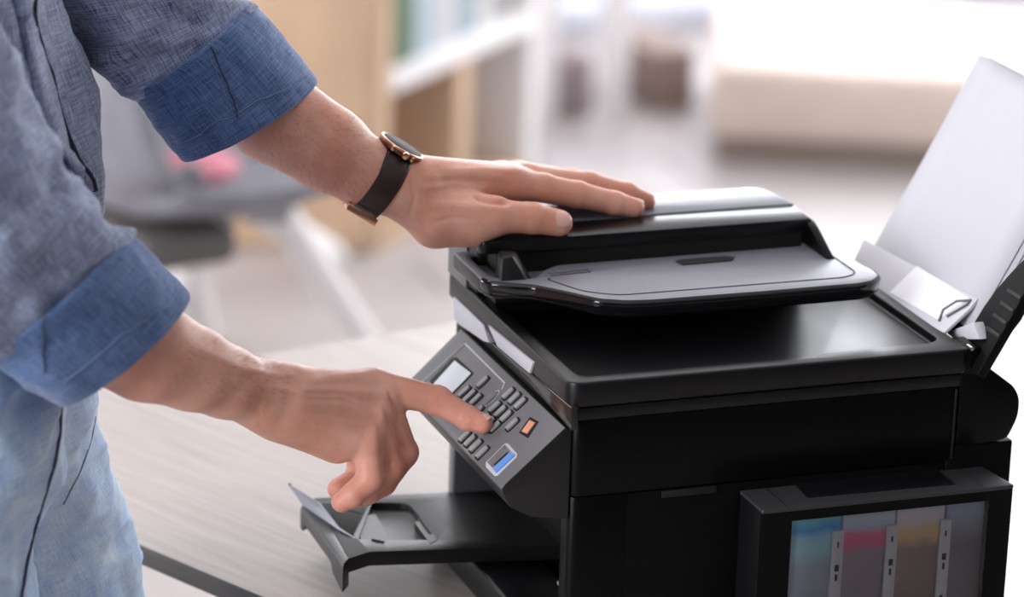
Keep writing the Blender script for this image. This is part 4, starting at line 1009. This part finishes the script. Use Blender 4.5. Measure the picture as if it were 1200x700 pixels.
# jeans: two legs and a hip section in one garment
def legrings(L): return L
jeans, gj = cloth('jeans', [((70, 330), (-250, 380), .17, .14), ((92, 425), (-240, 470), .17, .15), ((99, 470), (-240, 520), .17, .15), ((104, 500), (-230, 560), .18, .14), ((116, 560), (-200, 600), .19, .125), ((136, 604), (-150, 640), .20, .105), ((152, 650), (-110, 690), .205, .095), ((162, 720), (-90, 760), .21, .09), ((166, 900), (-70, 930), .21, .082), ((160, 1200), (-40, 1220), .21, .075), ((140, 1640), (-10, 1650), .21, .068)], jeans_m, person, 128, 260, wr_jeans)
_, gl = cloth('trouser_leg', [((40, 350), (-250, 380), .10, .09), ((60, 430), (-240, 460), .09, .10), ((72, 480), (-240, 520), .085, .105), ((70, 530), (-240, 570), .08, .105), ((58, 590), (-230, 620), .075, .10), ((44, 650), (-220, 680), .07, .098), ((34, 720), (-200, 750), .07, .09), ((20, 900), (-180, 930), .07, .082), ((10, 1200), (-150, 1220), .07, .075), ((0, 1640), (-140, 1650), .07, .068)], jeans_m, jeans, 128, 240, wr_jeans)
seam('seam', gl + gj, [(77, 466), (76, 500), (69, 545), (58, 580), (46, 622), (36, 662), (28, 712)], .0016, seam_m, jeans, 7)
seam('seam', gj, [(118, 470 + 20), (112, 520), (96, 560), (80, 590)], .0008, stitch_m, jeans, 7)

# ---------------------------------------------------------------- wristwatch
ax = arm_l[5] - arm_l[3]; ax /= np.linalg.norm(ax)
wc = J(446, 212, .2455)
E1 = J(470, 176, .245) - J(424, 250, .245); E1 -= (E1 @ ax) * ax; E1 /= np.linalg.norm(E1); E2 = np.cross(ax, E1)
watch = thing('wristwatch', 'wristwatch with dark brown leather strap and rose gold case on the wrist over the printer', 'watch', tuple(wc))
bm = bmesh.new(); n = 64; rows = []
for i in range(n):
    th = 2 * math.pi * i / n; rr = .0308; r2 = .0300
    o_ = E1 * math.cos(th) * rr + E2 * math.sin(th) * r2; nn_ = o_ / np.linalg.norm(o_); wdt = .0122 - .0010 * (1 - math.cos(th)) / 2
    rows.append([bm.verts.new(tuple(wc + o_ + ax * s + nn_ * h_)) for s, h_ in ((-wdt, -.0010), (-wdt, .0004), (-wdt * .8, .0012), (wdt * .8, .0012), (wdt, .0004), (wdt, -.0010))])
for i in range(n):
    A, B = rows[i], rows[(i + 1) % n]
    for k in range(6): bm.faces.new([A[k], A[(k + 1) % 6], B[(k + 1) % 6], B[k]])
from_bm('strap', bm, leather, watch, sharp=50)
bm = bmesh.new()
for s in (-.0100, .0100): add_tube(bm, [wc + (E1 * math.cos(t) * .0321 + E2 * math.sin(t) * .0313) + ax * s for t in np.linspace(0, 2 * math.pi, 65)], .00035, 5, False)
from_bm('strap_stitching', bm, mat('strap_thread', (.05, .03, .025), .7), watch)
def disc(name, c, nrm, r, h, mt, par, bev=.0008, n=48):
    nrm = nrm / np.linalg.norm(nrm); u = np.cross(nrm, ax if abs(nrm @ ax) < .9 else HV); u /= np.linalg.norm(u); v = np.cross(nrm, u)
    bm = bmesh.new(); add_prism(bm, [tuple(c + u * math.cos(t) * r + v * math.sin(t) * r) for t in [2 * math.pi * k / n for k in range(n)]], tuple(nrm * h)); return from_bm(name, bm, mt, par, bev, 2, bang=50)
cn = E1 * .97 - FW * .10; cn /= np.linalg.norm(cn)
cpos = wc + E1 * .0300 + ax * .000
case = disc('case', cpos, cn, .0205, .0040, mat('bronze', (.16, .085, .06), .3, 1.), watch, .0012); disc('bezel', cpos + cn * .0038, cn, .0205, .0020, rosegold, case, .0006); disc('dial', cpos + cn * .0050, cn, .0188, .0011, glassd, case, .0002)
crn = ax * .3 - FW * .9; crn -= (crn @ cn) * cn; crn /= np.linalg.norm(crn)
disc('crown', cpos + crn * .0202 + cn * .0028, crn, .0030, .0042, rosegold, case, .0005, 20)
for sx in (-1, 1):
    for sy in (-1, 1):
        bm = bmesh.new(); c_ = cpos + E2 * (.0175 * sy) + ax * (.0095 * sx) + cn * .0005; add_obox(bm, c_, E2 * .0040, ax * .0012, cn * .0022); from_bm('lug', bm, rosegold, watch, .0006)
th = math.radians(188); bc = wc - E1 * .0318
bm = bmesh.new()
for s in (-.0135, .0135): add_obox(bm, bc + ax * s - FW * .008, ax * .0014, E2 * .0105, E1 * .0030)
for s in (-.0105, .0105): add_obox(bm, bc - FW * .008 + E2 * s, ax * .0145, E2 * .0014, E1 * .0030)
add_obox(bm, bc - FW * .006, ax * .0008, E2 * .0085, E1 * .0014)
from_bm('buckle', bm, rosegold, watch, .0005)
bm = bmesh.new(); add_obox(bm, wc - E1 * .022 - E2 * .0, ax * .0118, E2 * .0001, E1 * .0001)
bm.free()
